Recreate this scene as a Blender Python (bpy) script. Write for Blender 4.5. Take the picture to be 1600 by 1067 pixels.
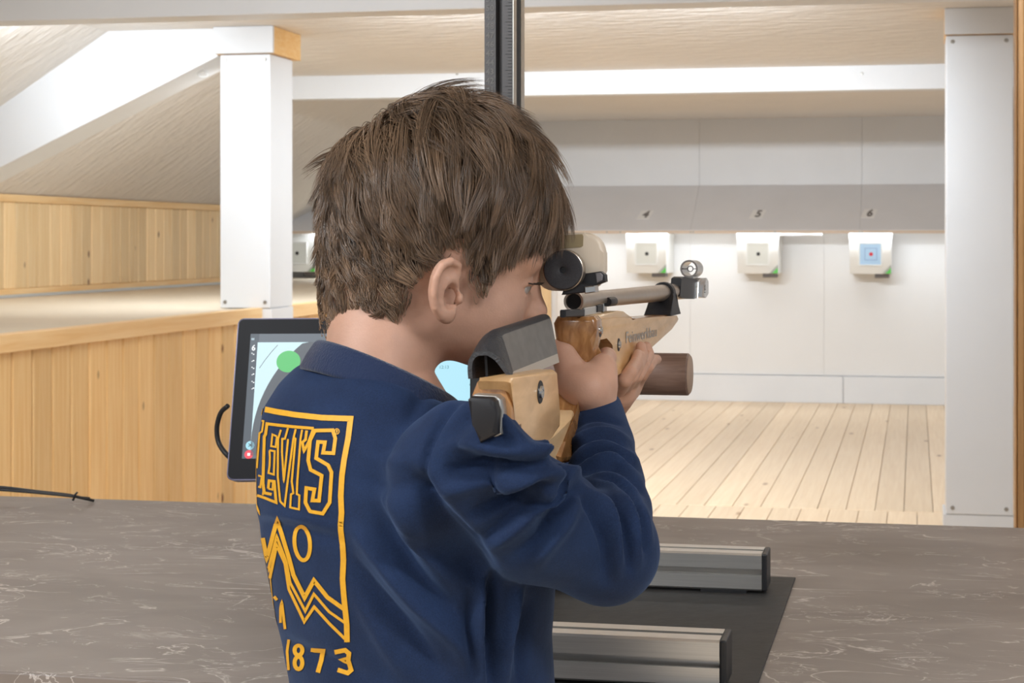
import bpy, bmesh, math, random
import numpy as np
from mathutils import Vector, Matrix
from mathutils.bvhtree import BVHTree

for o in list(bpy.data.objects): bpy.data.objects.remove(o)
scene = bpy.context.scene
C = scene.collection
random.seed(4); RNG = np.random.default_rng(7)

# ------------------------------------------------------------------ camera
F, CX, CY, H = 2300.0, 1048.0, 375.0, 1.43
TH = math.atan(0.166); cT, sT = math.cos(TH), math.sin(TH)
cd = bpy.data.cameras.new('camera'); cam = bpy.data.objects.new('camera', cd); C.objects.link(cam)
cam.location = (0, 0, H); cam.rotation_euler = (math.pi/2, 0, TH)
cd.sensor_width = 36; cd.lens = 36*F/1600
cd.shift_x = (800-CX)/1600; cd.shift_y = -(533.5-CY)/1600
cd.clip_start = 0.02; cd.clip_end = 100
cd.dof.use_dof = True; cd.dof.focus_distance = 1.45; cd.dof.aperture_fstop = 20
scene.camera = cam

# ------------------------------------------------------------------ light of the room
w = bpy.data.worlds.new('world'); scene.world = w; w.use_nodes = True
w.node_tree.nodes['Background'].inputs[0].default_value = (0.94, 0.97, 1.0, 1)
w.node_tree.nodes['Background'].inputs[1].default_value = 0.42
vs = scene.view_settings
vs.view_transform = 'Standard'; vs.look = 'None'; vs.gamma = 1; vs.use_curve_mapping = False
vs.exposure = 0.14
def area(name, loc, rot, sx, sy, power, col=(.85, .93, 1)):
    l = bpy.data.lights.new(name, 'AREA'); l.shape = 'RECTANGLE'; l.size = sx; l.size_y = sy
    l.energy = power; l.color = col
    o = bpy.data.objects.new(name, l); C.objects.link(o); o.location = loc; o.rotation_euler = rot
    return o

# ------------------------------------------------------------------ helpers
def P(px, py, d):
    """world point that lies at depth d along the line of sight of a place in the photograph"""
    r = (px-CX)/F*d
    return Vector((r*cT-d*sT, r*sT+d*cT, H-(py-CY)/F*d))
def ray(px, py):
    return P(px, py, 1.0)-Vector((0, 0, H))
def onY(px, py, Y):
    v = ray(px, py); k = Y/v.y; return Vector((0, 0, H))+v*k
def onX(px, py, X):
    v = ray(px, py); k = X/v.x; return Vector((0, 0, H))+v*k
def onZ(px, py, Z):
    v = ray(px, py); k = (Z-H)/v.z; return Vector((0, 0, H))+v*k
def proj(V):
    V = np.asarray(V, float)
    r = V[..., 0]*cT+V[..., 1]*sT; d = -V[..., 0]*sT+V[..., 1]*cT
    return CX+F*r/d, CY-F*(V[..., 2]-H)/d, d

def tag(o, label, cat, group=None, kind=None):
    if label: o['label'] = label
    if cat: o['category'] = cat
    if group: o['group'] = group
    if kind: o['kind'] = kind
    return o
def world_of(o):
    v = Vector((0, 0, 0))
    while o is not None:
        v = v+o.location; o = o.parent
    return v
def link(name, me, mat, parent=None, origin=None):
    """mesh given in world coordinates becomes one object with its origin at its own base"""
    n = len(me.vertices)
    co = np.empty(n*3); me.vertices.foreach_get('co', co); co = co.reshape(-1, 3)
    if origin is None:
        lo, hi = co.min(0), co.max(0); origin = ((lo[0]+hi[0])/2, (lo[1]+hi[1])/2, lo[2])
    origin = Vector(origin)
    co = co-np.array(origin); me.vertices.foreach_set('co', co.ravel()); me.update()
    o = bpy.data.objects.new(name, me); C.objects.link(o)
    if parent is not None:
        o.parent = parent; o.location = origin-world_of(parent)
    else: o.location = origin
    if mat is not None:
        for m in (mat if isinstance(mat, (list, tuple)) else [mat]): me.materials.append(m)
    return o
def mesh(name, verts, faces, mat, parent=None, smooth=False, origin=None):
    me = bpy.data.meshes.new(name); me.from_pydata([tuple(v) for v in verts], [], [tuple(f) for f in faces])
    if smooth: me.shade_smooth()
    return link(name, me, mat, parent, origin)
def bmobj(name, bm, mat, parent=None, smooth=False, origin=None, angle=None):
    bmesh.ops.recalc_face_normals(bm, faces=bm.faces)
    me = bpy.data.meshes.new(name); bm.to_mesh(me); bm.free()
    if smooth: me.shade_smooth()
    if angle: me.shade_smooth(); me.set_sharp_from_angle(angle=math.radians(angle))
    return link(name, me, mat, parent, origin)
def empty(name, loc, label, cat, group=None):
    o = bpy.data.objects.new(name, None); C.objects.link(o); o.location = loc; o.empty_display_size = .05
    return tag(o, label, cat, group)
def add_box(bm, lo, hi, bevel=0, seg=2, M=None):
    g = bmesh.ops.create_cube(bm, size=1.0); vs_ = g['verts']
    lo, hi = Vector(lo), Vector(hi)
    for v in vs_:
        v.co = Vector((lo[i]+(v.co[i]+.5)*(hi[i]-lo[i]) for i in range(3)))
    if bevel:
        es = list({e for v in vs_ for e in v.link_edges})
        r = bmesh.ops.bevel(bm, geom=es, offset=bevel, segments=seg, affect='EDGES', profile=.5)
        vs_ = list({v for v in vs_ if v.is_valid} | set(r['verts']))
    if M is not None:
        for v in vs_: v.co = M @ v.co
    return vs_
def box(name, lo, hi, mat, parent=None, bevel=0, seg=2, M=None):
    bm = bmesh.new(); add_box(bm, lo, hi, bevel, seg, M)
    return bmobj(name, bm, mat, parent)
def add_prism(bm, pts, e0, e1, fr, bevel=0, seg=2):
    """polygon pts (a,b) extruded c from e0 to e1; fr(a,b,c)->world"""
    v0 = [bm.verts.new(fr(a, b, e0)) for a, b in pts]; v1 = [bm.verts.new(fr(a, b, e1)) for a, b in pts]
    n = len(pts); fs = [bm.faces.new(v0[::-1]), bm.faces.new(v1)]
    for i in range(n): fs.append(bm.faces.new((v0[i], v0[(i+1) % n], v1[(i+1) % n], v1[i])))
    if bevel:
        es = list(set(fs[0].edges) | set(fs[1].edges))
        bmesh.ops.bevel(bm, geom=es, offset=bevel, segments=seg, affect='EDGES', profile=.5, clamp_overlap=True)
def prism(name, pts, e0, e1, fr, mat, parent=None, bevel=0, seg=2, angle=35):
    bm = bmesh.new(); add_prism(bm, pts, e0, e1, fr, bevel, seg)
    return bmobj(name, bm, mat, parent, angle=angle)
def frame_of(axis, up=(0, 0, 1)):
    z = Vector(axis).normalized(); u = Vector(up)
    if abs(z.dot(u)) > .99: u = Vector((1, 0, 0))
    x = u.cross(z).normalized(); y = z.cross(x)
    return x, y, z
def add_lathe(bm, prof, base, axis, n=32, up=(0, 0, 1)):
    """prof: (radius, along) pairs about axis"""
    x, y, z = frame_of(axis, up); base = Vector(base); rings = []
    for r, t in prof:
        if r < 1e-6: rings.append([bm.verts.new(base+z*t)])
        else: rings.append([bm.verts.new(base+z*t+(x*math.cos(2*math.pi*i/n)+y*math.sin(2*math.pi*i/n))*r) for i in range(n)])
    for a, b in zip(rings, rings[1:]):
        for i in range(n):
            j = (i+1) % n
            if len(a) == 1 and len(b) == 1: continue
            if len(a) == 1: bm.faces.new((a[0], b[i], b[j]))
            elif len(b) == 1: bm.faces.new((a[i], b[0], a[j]))
            else: bm.faces.new((a[i], b[i], b[j], a[j]))
def lathe(name, prof, base, axis, mat, parent=None, n=32, angle=40):
    bm = bmesh.new(); add_lathe(bm, prof, base, axis, n)
    return bmobj(name, bm, mat, parent, angle=angle)
def add_tube(bm, pts, rad, n=10):
    pts = [Vector(p) for p in pts]; rings = []; x = None
    for i, p in enumerate(pts):
        t = (pts[min(i+1, len(pts)-1)]-pts[max(i-1, 0)]).normalized()
        if x is None: x = frame_of(t)[0]
        x = (x-t*x.dot(t)).normalized(); y = t.cross(x)
        r = rad[i] if isinstance(rad, (list, tuple)) else rad
        rings.append([bm.verts.new(p+(x*math.cos(2*math.pi*k/n)+y*math.sin(2*math.pi*k/n))*r) for k in range(n)])
    for a, b in zip(rings, rings[1:]):
        for k in range(n): bm.faces.new((a[k], a[(k+1) % n], b[(k+1) % n], b[k]))
    bm.faces.new(rings[0][::-1]); bm.faces.new(rings[-1])
def spline(pts, n=8):
    pts = [Vector(p) for p in pts]; out = []
    Q = [pts[0]*2-pts[1]]+pts+[pts[-1]*2-pts[-2]]
    for i in range(1, len(Q)-2):
        a, b, c, d = Q[i-1:i+3]
        for k in range(n):
            t = k/n
            out.append(.5*((2*b)+(c-a)*t+(2*a-5*b+4*c-d)*t*t+(3*b-a-3*c+d)*t**3))
    out.append(pts[-1]); return out
def tube(name, pts, rad, mat, parent=None, n=10):
    bm = bmesh.new(); add_tube(bm, pts, rad, n); return bmobj(name, bm, mat, parent, smooth=True)
def copy_tree(o, parent=None):
    c = o.copy(); C.objects.link(c); c.parent = parent
    for ch in list(o.children): copy_tree(ch, c)
    return c
def text_geo(s, size=1.0, shear=0.0, offset=0.0, res=3):
    cu = bpy.data.curves.new('t', 'FONT'); cu.body = s; cu.size = size; cu.shear = shear; cu.offset = offset
    cu.align_x = 'CENTER'; cu.align_y = 'CENTER'; cu.resolution_u = res
    ob = bpy.data.objects.new('t', cu); me = bpy.data.meshes.new_from_object(ob)
    V = [v.co.copy() for v in me.vertices]; Fs = [tuple(p.vertices) for p in me.polygons]
    bpy.data.objects.remove(ob); bpy.data.curves.remove(cu); bpy.data.meshes.remove(me)
    return V, Fs

# ------------------------------------------------------------------ materials
MAT = {}
def mat(name, col, rough=.5, metal=0, spec=.5, noise=None, bump=None, coat=0, emis=None, sss=0, sheen=0):
    """noise=(scale, amount, (sx,sy,sz)) varies the colour, bump=(scale, strength, stretch)"""
    if name in MAT: return MAT[name]
    m = bpy.data.materials.new(name); m.use_nodes = True; nt = m.node_tree; b = nt.nodes['Principled BSDF']
    b.inputs['Base Color'].default_value = (*col, 1); b.inputs['Roughness'].default_value = rough
    b.inputs['Metallic'].default_value = metal; b.inputs['Specular IOR Level'].default_value = spec
    if coat: b.inputs['Coat Weight'].default_value = coat; b.inputs['Coat Roughness'].default_value = .12
    if sheen: b.inputs['Sheen Weight'].default_value = sheen; b.inputs['Sheen Roughness'].default_value = .4
    if sss:
        b.inputs['Subsurface Weight'].default_value = sss; b.inputs['Subsurface Radius'].default_value = (1, .35, .2)
        b.inputs['Subsurface Scale'].default_value = .006
    if emis: b.inputs['Emission Color'].default_value = (*emis[:3], 1); b.inputs['Emission Strength'].default_value = emis[3]
    tc = None
    def coords(sc):
        mp = nt.nodes.new('ShaderNodeMapping'); tcn = nt.nodes.new('ShaderNodeNewGeometry')
        nt.links.new(tcn.outputs['Position'], mp.inputs[0]); mp.inputs['Scale'].default_value = sc; return mp.outputs[0]
    if noise:
        sc, amt, st = noise
        n = nt.nodes.new('ShaderNodeTexNoise'); n.inputs['Scale'].default_value = sc; n.inputs['Detail'].default_value = 5
        nt.links.new(coords(st), n.inputs['Vector'])
        mx = nt.nodes.new('ShaderNodeMix'); mx.data_type = 'RGBA'; mx.blend_type = 'MULTIPLY'; mx.inputs[0].default_value = 1
        cr = nt.nodes.new('ShaderNodeValToRGB'); cr.color_ramp.elements[0].position = .3; cr.color_ramp.elements[1].position = .7
        a = 1-amt; cr.color_ramp.elements[0].color = (a, a, a, 1); cr.color_ramp.elements[1].color = (1, 1, 1, 1)
        nt.links.new(n.outputs['Fac'], cr.inputs[0]); mx.inputs[6].default_value = (*col, 1)
        nt.links.new(cr.outputs[0], mx.inputs[7]); nt.links.new(mx.outputs[2], b.inputs['Base Color'])
    if bump:
        sc, stg, st = bump
        n = nt.nodes.new('ShaderNodeTexNoise'); n.inputs['Scale'].default_value = sc; n.inputs['Detail'].default_value = 4
        nt.links.new(coords(st), n.inputs['Vector'])
        bp = nt.nodes.new('ShaderNodeBump'); bp.inputs['Strength'].default_value = stg; bp.inputs['Distance'].default_value = .02 if name == 'ceiling_plaster' else .01
        nt.links.new(n.outputs['Fac'], bp.inputs['Height']); nt.links.new(bp.outputs[0], b.inputs['Normal'])
    MAT[name] = m; return m

def wood(name, c0, c1, knot, scale, stretch, rough=.45, knots=True, coat=0, vary=.14, kscale=3.0, kst=(1, 1, 1)):
    """pine-like grain in object-independent space with per-object variation and dark knots"""
    m = bpy.data.materials.new(name); m.use_nodes = True; nt = m.node_tree; N = nt.nodes; L = nt.links
    b = N['Principled BSDF']; b.inputs['Roughness'].default_value = rough
    if coat: b.inputs['Coat Weight'].default_value = coat; b.inputs['Coat Roughness'].default_value = .15
    geo = N.new('ShaderNodeNewGeometry'); oi = N.new('ShaderNodeObjectInfo')
    off = N.new('ShaderNodeVectorMath'); off.operation = 'MULTIPLY_ADD'
    cmb = N.new('ShaderNodeCombineXYZ')
    for i in range(3): L.new(oi.outputs['Random'], cmb.inputs[i])
    L.new(cmb.outputs[0], off.inputs[0]); off.inputs[1].default_value = (7, 9, 11); L.new(geo.outputs['Position'], off.inputs[2])
    mp = N.new('ShaderNodeMapping'); mp.inputs['Scale'].default_value = stretch; L.new(off.outputs[0], mp.inputs[0])
    n1 = N.new('ShaderNodeTexNoise'); n1.inputs['Scale'].default_value = scale; n1.inputs['Detail'].default_value = 6; n1.inputs['Distortion'].default_value = .6
    L.new(mp.outputs[0], n1.inputs['Vector'])
    cr = N.new('ShaderNodeValToRGB'); e = cr.color_ramp.elements
    e[0].position = .32; e[0].color = (*c0, 1); e[1].position = .68; e[1].color = (*c1, 1)
    L.new(n1.outputs['Fac'], cr.inputs[0])
    hv = N.new('ShaderNodeHueSaturation'); L.new(cr.outputs[0], hv.inputs['Color'])
    mr = N.new('ShaderNodeMapRange'); mr.inputs[3].default_value = 1-vary; mr.inputs[4].default_value = 1+vary*.5
    L.new(oi.outputs['Random'], mr.inputs[0]); L.new(mr.outputs[0], hv.inputs['Value'])
    out = hv.outputs[0]
    if knots:
        mp2 = N.new('ShaderNodeMapping'); mp2.inputs['Scale'].default_value = kst; L.new(off.outputs[0], mp2.inputs[0])
        vo = N.new('ShaderNodeTexVoronoi'); vo.inputs['Scale'].default_value = kscale; L.new(mp2.outputs[0], vo.inputs['Vector'])
        k = N.new('ShaderNodeValToRGB'); ke = k.color_ramp.elements
        ke[0].position = .045; ke[0].color = (1, 1, 1, 1); ke[1].position = .10; ke[1].color = (0, 0, 0, 1)
        L.new(vo.outputs['Distance'], k.inputs[0])
        mx = N.new('ShaderNodeMix'); mx.data_type = 'RGBA'; L.new(k.outputs[0], mx.inputs[0]); L.new(out, mx.inputs[6])
        mx.inputs[7].default_value = (*knot, 1); out = mx.outputs[2]
    L.new(out, b.inputs['Base Color'])
    MAT[name] = m; return m
# ================================================================== the room
white = mat('white_paint', (.76, .77, .79), .45, noise=(2.5, .04, (1, 1, 1)))
white_wall = mat('white_wall', (.80, .79, .78), .55, noise=(1.2, .05, (1, 1, 1)))
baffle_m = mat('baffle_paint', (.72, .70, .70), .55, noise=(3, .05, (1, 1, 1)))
cream = mat('ledge_paint', (.72, .61, .47), .5, noise=(2, .05, (.4, 3, 1)))
metal_strip = mat('strip_metal', (.62, .65, .68), .35, .6)
pine = wood('pine_panel', (.82, .50, .20), (.90, .62, .30), (.22, .09, .03), 5, (14, 14, .5), .42, vary=.16, kscale=3.7, kst=(.02, 1.9, .9))
pine_pale = wood('pine_panel_pale', (.84, .57, .28), (.90, .67, .38), (.25, .12, .06), 5, (14, 14, .5),   .45, vary=.16, kscale=3.7, kst=(.02, 1.9, .9))
pine_trim = wood('pine_trim', (.82, .51, .22), (.90, .63, .33), (.3, .12, .04), 4, (10, .6, 10), .42, knots=False, vary=.04)
floor_m = wood('floor_pine', (.80, .60, .40), (.88, .69, .48), (.45, .28, .16), 4, (12, .5, 12), .42, vary=.10, kscale=2.2, kst=(2.2, .8, .02))
endgrain = wood('raw_end', (.80, .45, .16), (.88, .58, .26), (.4, .2, .08), 6, (3, 3, 12), .5, knots=False, vary=.03)
jamb_m = wood('jamb_wood', (.33, .17, .06), (.46, .26, .11), (.1, .04, .02), 6, (14, 14, .5), .4, vary=.05, kscale=4, kst=(1.5, 1.5, .8))
screw_m = mat('screw', (.35, .33, .3), .4, .8)
dark_gap = mat('joint_shadow_gap', (.30, .22, .15), .8)

# plaster ceiling with brushed relief
ceil_m = mat('ceiling_plaster', (.78, .735, .685), .6, noise=(1.5, .05, (1, 1, 1)), bump=(8.0, 1.0, (.7, 2.6, 1)))
YW, ZC = 13.0, 2.50
XL, XK, ZL, ZK = -3.25, -5.35, 1.09, 1.71
XR = 2.6
Y0 = -2.5

def struct(o): o['kind'] = 'structure'; return o
# floor: slab and planks
flo = struct(box('floor', (XK-1.2, Y0, -.12), (XR, YW, -.022), dark_gap))
pw = .152; k0 = 0
xs = np.arange(XL, XR, pw)
pm = None
for row, (ya, yb) in enumerate(((2.6, 7.854), (7.866, YW-.01))):
    for i, x in enumerate(xs):
        if x+pw > XR-pw: continue
        x = x+(pw*.45 if row == 0 else 0)
        a = bmesh.new(); add_box(a, (x+.0016, ya, -.022), (x+pw-.0016, yb, 0), .0015, 1)
        bmobj('plank', a, floor_m, flo)
a = bmesh.new(); add_box(a, (XL, Y0, -.022), (XR, 2.594, 0)); bmobj('near_boards', a, floor_m, flo)

# ceiling: flat part and slope, both slabs
cl = struct(box('ceiling', (-4.08, Y0, ZC), (XR, YW+.1, ZC+.1), ceil_m))
sl = (ZC-ZK)/(-4.08-XK)
def yz_slab(name, pts, ya, yb, m, parent=None):
    return prism(name, pts, ya, yb, lambda a, b, c: (a, c, b), m, parent, angle=20)
xs2 = XK-1.0; zs2 = ZK-sl*1.0
struct(yz_slab('ceiling_slope', [(-4.08, ZC), (xs2, zs2), (xs2-.06, zs2+.1), (-4.08, ZC+.12)], Y0, YW+.1, ceil_m))

# left lower wall, ledge, upper knee wall
lw = struct(box('wall_left', (XL-.12, 2.0, -.02), (XL-.02, YW, ZL-.03), dark_gap))
bw = .127; y = 3.0; tmp = None
while y < 10.0:
    a = bmesh.new(); add_box(a, (XL-.02, y+.0028, 0), (XL, y+bw-.0028, ZL-.03), .006, 1)
    bmobj('board', a, pine, lw); y += bw
a = bmesh.new(); add_box(a, (XL-.02, y+.0015, 0), (XL, YW-.02, ZL-.03)); bmobj('far_boards', a, pine, lw)
struct(box('trim_1', (XL-.045, 2.5, ZL-.068), (XL+.022, YW-.02, ZL-.0), pine_trim, None, .004))
struct(box('ledge', (XK-1.05, 2.0, ZL-.04), (XL-.046, YW-.02, ZL-.006), cream))
uw = struct(box('wall_knee', (XK-.12, 2.0, ZL-.005), (XK-.02, 11.0, ZK-.005), dark_gap))
y = 5.4; bw2 = .118
while y < 11.0-bw2:
    a = bmesh.new(); add_box(a, (XK-.02, y+.0025, ZL+.045), (XK, y+bw2-.0025, ZK-.05), .006, 1)
    bmobj('board', a, pine_pale, uw); y += bw2
a = bmesh.new(); add_box(a, (XK-.02, 2.2, ZL+.045), (XK, 5.4, ZK-.05)); bmobj('near_boards', a, pine_pale, uw)
struct(box('trim_2', (XK-.03, 2.2, ZK-.052), (XK+.012, 11.0, ZK-.006), pine_trim, None, .003))
struct(box('trim_3', (XK-.03, 2.2, ZL+.012), (XK+.010, 11.0, ZL+.046), pine_trim, None, .003))
struct(box('trim_4', (XK-.01, 2.2, ZL-.005), (XK+.03, 11.0, ZL+.013), metal_strip, None, .002))
# low white upstand where the ledge meets the range wall
struct(box('trim_5', (XK-1.0, YW-.10, ZL-.005), (XL-.05, YW-.022, ZL+.09), white, None, .003))

# back wall, its skirting and the panels above
bwall = struct(box('wall_back', (XK-1.2, YW, -.1), (XR, YW+.12, ZC+.05), white_wall))
edges = [-3.2, -1.98, -.79, .62, XR]
for a_, b_ in zip(edges, edges[1:]):
    bm = bmesh.new(); add_box(bm, (a_+.0005, YW-.016, .24), (b_-.0005, YW, 1.60), .002, 1); bmobj('wall_panel', bm, white_wall, bwall)
sk = [-3.2, -.62, XR]
for i, (a_, b_) in enumerate(zip(sk, sk[1:])):
    struct(box('baseboard_back' if i == 0 else 'baseboard_back_right', (a_+.002, YW-.045, 0), (b_-.002, YW-.005, .235), white, None, .004))
# baffle: vertical panels above, slanted panels below that hide the lamps
zt, zm, zb = onY(1200, 180, 12.9).z, onY(1200, 289, 12.9).z, onY(1200, 359, 12.36).z
jx = [XK-1.15, -4.92, -3.72, onY(848, 200, 12.9).x, onY(1093, 200, 12.9).x, onY(1347, 200, 12.9).x, .95, XR]
baf = empty('target_baffle', (0, 12.9, zb), 'long grey painted baffle of panels above the row of targets', 'baffle')
for a_, b_ in zip(jx, jx[1:]):
    bm = bmesh.new(); add_box(bm, (a_+.0008, 12.9, zm), (b_-.0008, 12.93, zt+.03), .0015, 1); bmobj('upper_panel', bm, white, baf)
    bm = bmesh.new()
    add_prism(bm, [(12.9, zm), (12.36, zb), (12.36, zb-.012), (12.39, zb-.012), (12.93, zm)], a_+.0008, b_-.0008, lambda a, b, c: (c, a, b))
    bmobj('slanted_panel', bm, baffle_m, baf)
bm = bmesh.new(); add_box(bm, (jx[0], 12.352, zb-.03), (XR, 12.375, zb-.006), .002, 1); bmobj('edge_strip', bm, mat('edge_strip', (.66, .52, .40), .5), baf)
for px in (948, 969, 1079, 1083, 1211, 1343, 1347):
    p = onY(px, 357.5, 12.35); lathe('screw', [(0, .004), (.007, .003), (.008, 0)], (p.x, 12.352, zb-.018), (0, -1, 0), screw_m, baf, n=8)
for px in (850, 970, 1094, 1220, 1347):
    p = onY(px, 183, 12.9); lathe('screw', [(0, .006), (.012, .004), (.013, 0)], (p.x, 12.9, zt-.012), (0, -1, 0), screw_m, baf, n=8)
# lane numbers
plate_m = mat('number_plate', (.80, .77, .74), .5); ink = mat('number_ink', (.16, .14, .13), .6)
lanes = {1: -5.5, 2: -4.44, 3: -3.39, 4: -2.37, 5: -1.37, 6: -.384}
sd = Vector((0, 12.36-12.9, zb-zm)).normalized(); sn = Vector((0, sd.z, -sd.y))   # down the slant, and outwards
if sn.y > 0: sn = -sn
for n, px in ((4, 1008), (5, 1184), (6, 1358)):
    py = 336 if n == 4 else 335 if n == 5 else 334
    v = ray(px, py); o0 = Vector((0, 0, H)); k = (Vector((0, 12.9, zm))-o0).dot(sn)/v.dot(sn); c = o0+v*k
    fr = lambda a, b, e, c=c: c+Vector((1, 0, 0))*a-sd*b+sn*e
    pl = empty('lane_number', c, 'small white plate reading '+{4:'four',5:'five',6:'six'}[n]+' on the grey baffle', 'number sign', 'lane number plates')
    prism('plate', [(-.056+.014, .062), (.056+.014, .062), (.056-.014, -.062), (-.056-.014, -.062)], .0005, .004, fr, plate_m, pl)
    V, Fs = text_geo(str(n), .10, .25, .004)
    mesh('digit', [fr(v.x, v.y*1.35, .005) for v in V], Fs, ink, pl)

# lamps behind the slanted panels, above the targets
tube_m = mat('tube_glow', (1, 1, 1), .4, emis=(.95, .98, 1, 5.0))
fix_m = mat('lamp_housing', (.8, .8, .8), .4)
for i, xc in enumerate((-4.65, -3.15, -1.65, -.15)):
    e = empty('strip_lamp', (xc, 12.53, zb+.02), 'white strip lamp tucked behind the baffle, %s' % ('beyond the left pillar', 'behind the head of the boy', 'over targets four and five', 'over target six')[i], 'lamp', 'strip lamps behind the baffle')
    box('housing', (xc-.70, 12.51, zb+.058), (xc+.70, 12.56, zb+.085), fix_m, e, .004)
    lathe('tube', [(0, -.69), (.011, -.69), (.011, .69), (0, .69)], (xc, 12.535, zb+.042), (1, 0, 0), tube_m, e, n=12)
    area('strip_lamp_light', (xc, 12.535, zb+.026), (math.radians(-4), 0, 0), 1.4, .06, 5.5)
lp = onY(1252, 363, 12.62)
fx = empty('lamp_starter_box', (lp.x, 12.62, zb-.055), 'white lamp end box just under the baffle, between targets five and six', 'lamp part')
box('housing', (lp.x-.18, 12.56, zb-.05), (lp.x+.18, 12.66, zb+.02), fix_m, fx, .006)

# ceiling beams
def beam(name, Yf, zb_, dep, x0, x1, m=white):
    return struct(box(name, (x0, Yf, zb_), (x1, Yf+dep, ZC+.02), m, None, .003))
zb1 = onY(520, 19.5, 5.75).z; beam('beam_near', 5.75, zb1, .14, XK-.1, XR)
zb2 = onY(1200, 143, 9.1).z; b2 = beam('beam_far', 9.1, zb2, .12, -4.3, XR)
for px in (986, 989, 1347, 714):
    p = onY(px, 115, 9.1); lathe('screw', [(0, .004), (.009, .003), (.01, 0)], (p.x, 9.1, p.z), (0, -1, 0), screw_m, b2, n=8)

# rafter that follows the slope behind the left pillar
YP = 6.94
rp = [onY(*q, YP) for q in ((-270, 290), (150, 40), (334, 40), (336, 87), (-270, 396))]
raf = struct(prism('rafter', [(p.x, p.z) for p in rp], YP+.03, YP+.26, lambda a, b, c: (a, c, b), white, None, .002, 1))
# small hook under the rafter
hk = [P(318+9*math.cos(t), 116+4.5*math.sin(t), 7.55) for t in np.linspace(.3, 5.6, 14)]
tag(tube('hook', [P(312, 106, 7.55)]+hk[::-1][:0]+hk, .0035, mat('hook_white', (.8, .8, .78), .4), None, 6), 'small white wire hook under the diagonal rafter', 'hook')

# pillars: a boxed white post with a cap block of raw wood faced white
def pillar(name, label, pxs, pxc, ycap, ybot, Yf, depth, z0):
    a, b = onY(pxs[0], 300, Yf), onY(pxs[1], 300, Yf)
    ca, cb = onY(pxc[0], ycap[0], Yf-.03), onY(pxc[1], ycap[1], Yf-.03)
    e = empty(name, ((a.x+b.x)/2, Yf+depth/2, 0), label, 'pillar')
    zc0 = onY(pxs[0], ycap[1], Yf).z; zbot = onY(pxs[0], ybot, Yf).z
    box('casing', (a.x, Yf, zbot), (b.x, Yf+depth, zc0-.003), white, e, .004)
    box('plinth', (a.x+z0, Yf+.004, 0), (b.x+.006, Yf+depth-.004, zbot-.002), white, e, .003)
    box('cap_block', (ca.x+.004, Yf-.01, zc0), (cb.x-.004, Yf+depth+.05, ZC-.001), endgrain, e, .002)
    box('cap_face', (ca.x, Yf-.03, zc0), (cb.x, Yf-.011, ZC-.001), white, e, .002)
    w_ = b.x-a.x
    for sx in (.1, .9):
        for zz in (zbot+.03, zc0-.03):
            lathe('screw', [(0, .005), (.009, .004), (.010, 0)], (a.x+w_*sx, Yf, zz), (0, -1, 0), screw_m, e, n=8)
    return e
pillar('pillar', 'white boxed pillar on the wood ledge beside the screen', (344, 422), (333, 426), (47, 85), 481, YP, .27, .16)
pillar('pillar', 'wide white boxed pillar standing at the right edge of the range', (1478, 1583), (1476, 1587), (13, 55), 803, YP, .27, -.012)

# wooden jamb at the right edge of the view
jb = struct(empty('jamb', (0, 0, 0), None, None))
pj = onY(1588, 500, 4.2); jb.location = (pj.x, 4.2, 0)
for i, (dx0, dx1, dy) in enumerate(((0, .006, .03), (.006, .022, 0), (.022, .034, .012), (.034, .15, 0))):
    bm = bmesh.new(); add_box(bm, (pj.x+dx0, 4.2+dy, 0), (pj.x+dx1-.001, 4.32, ZC-.001), .002, 1); bmobj('board', bm, jamb_m, jb)

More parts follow.
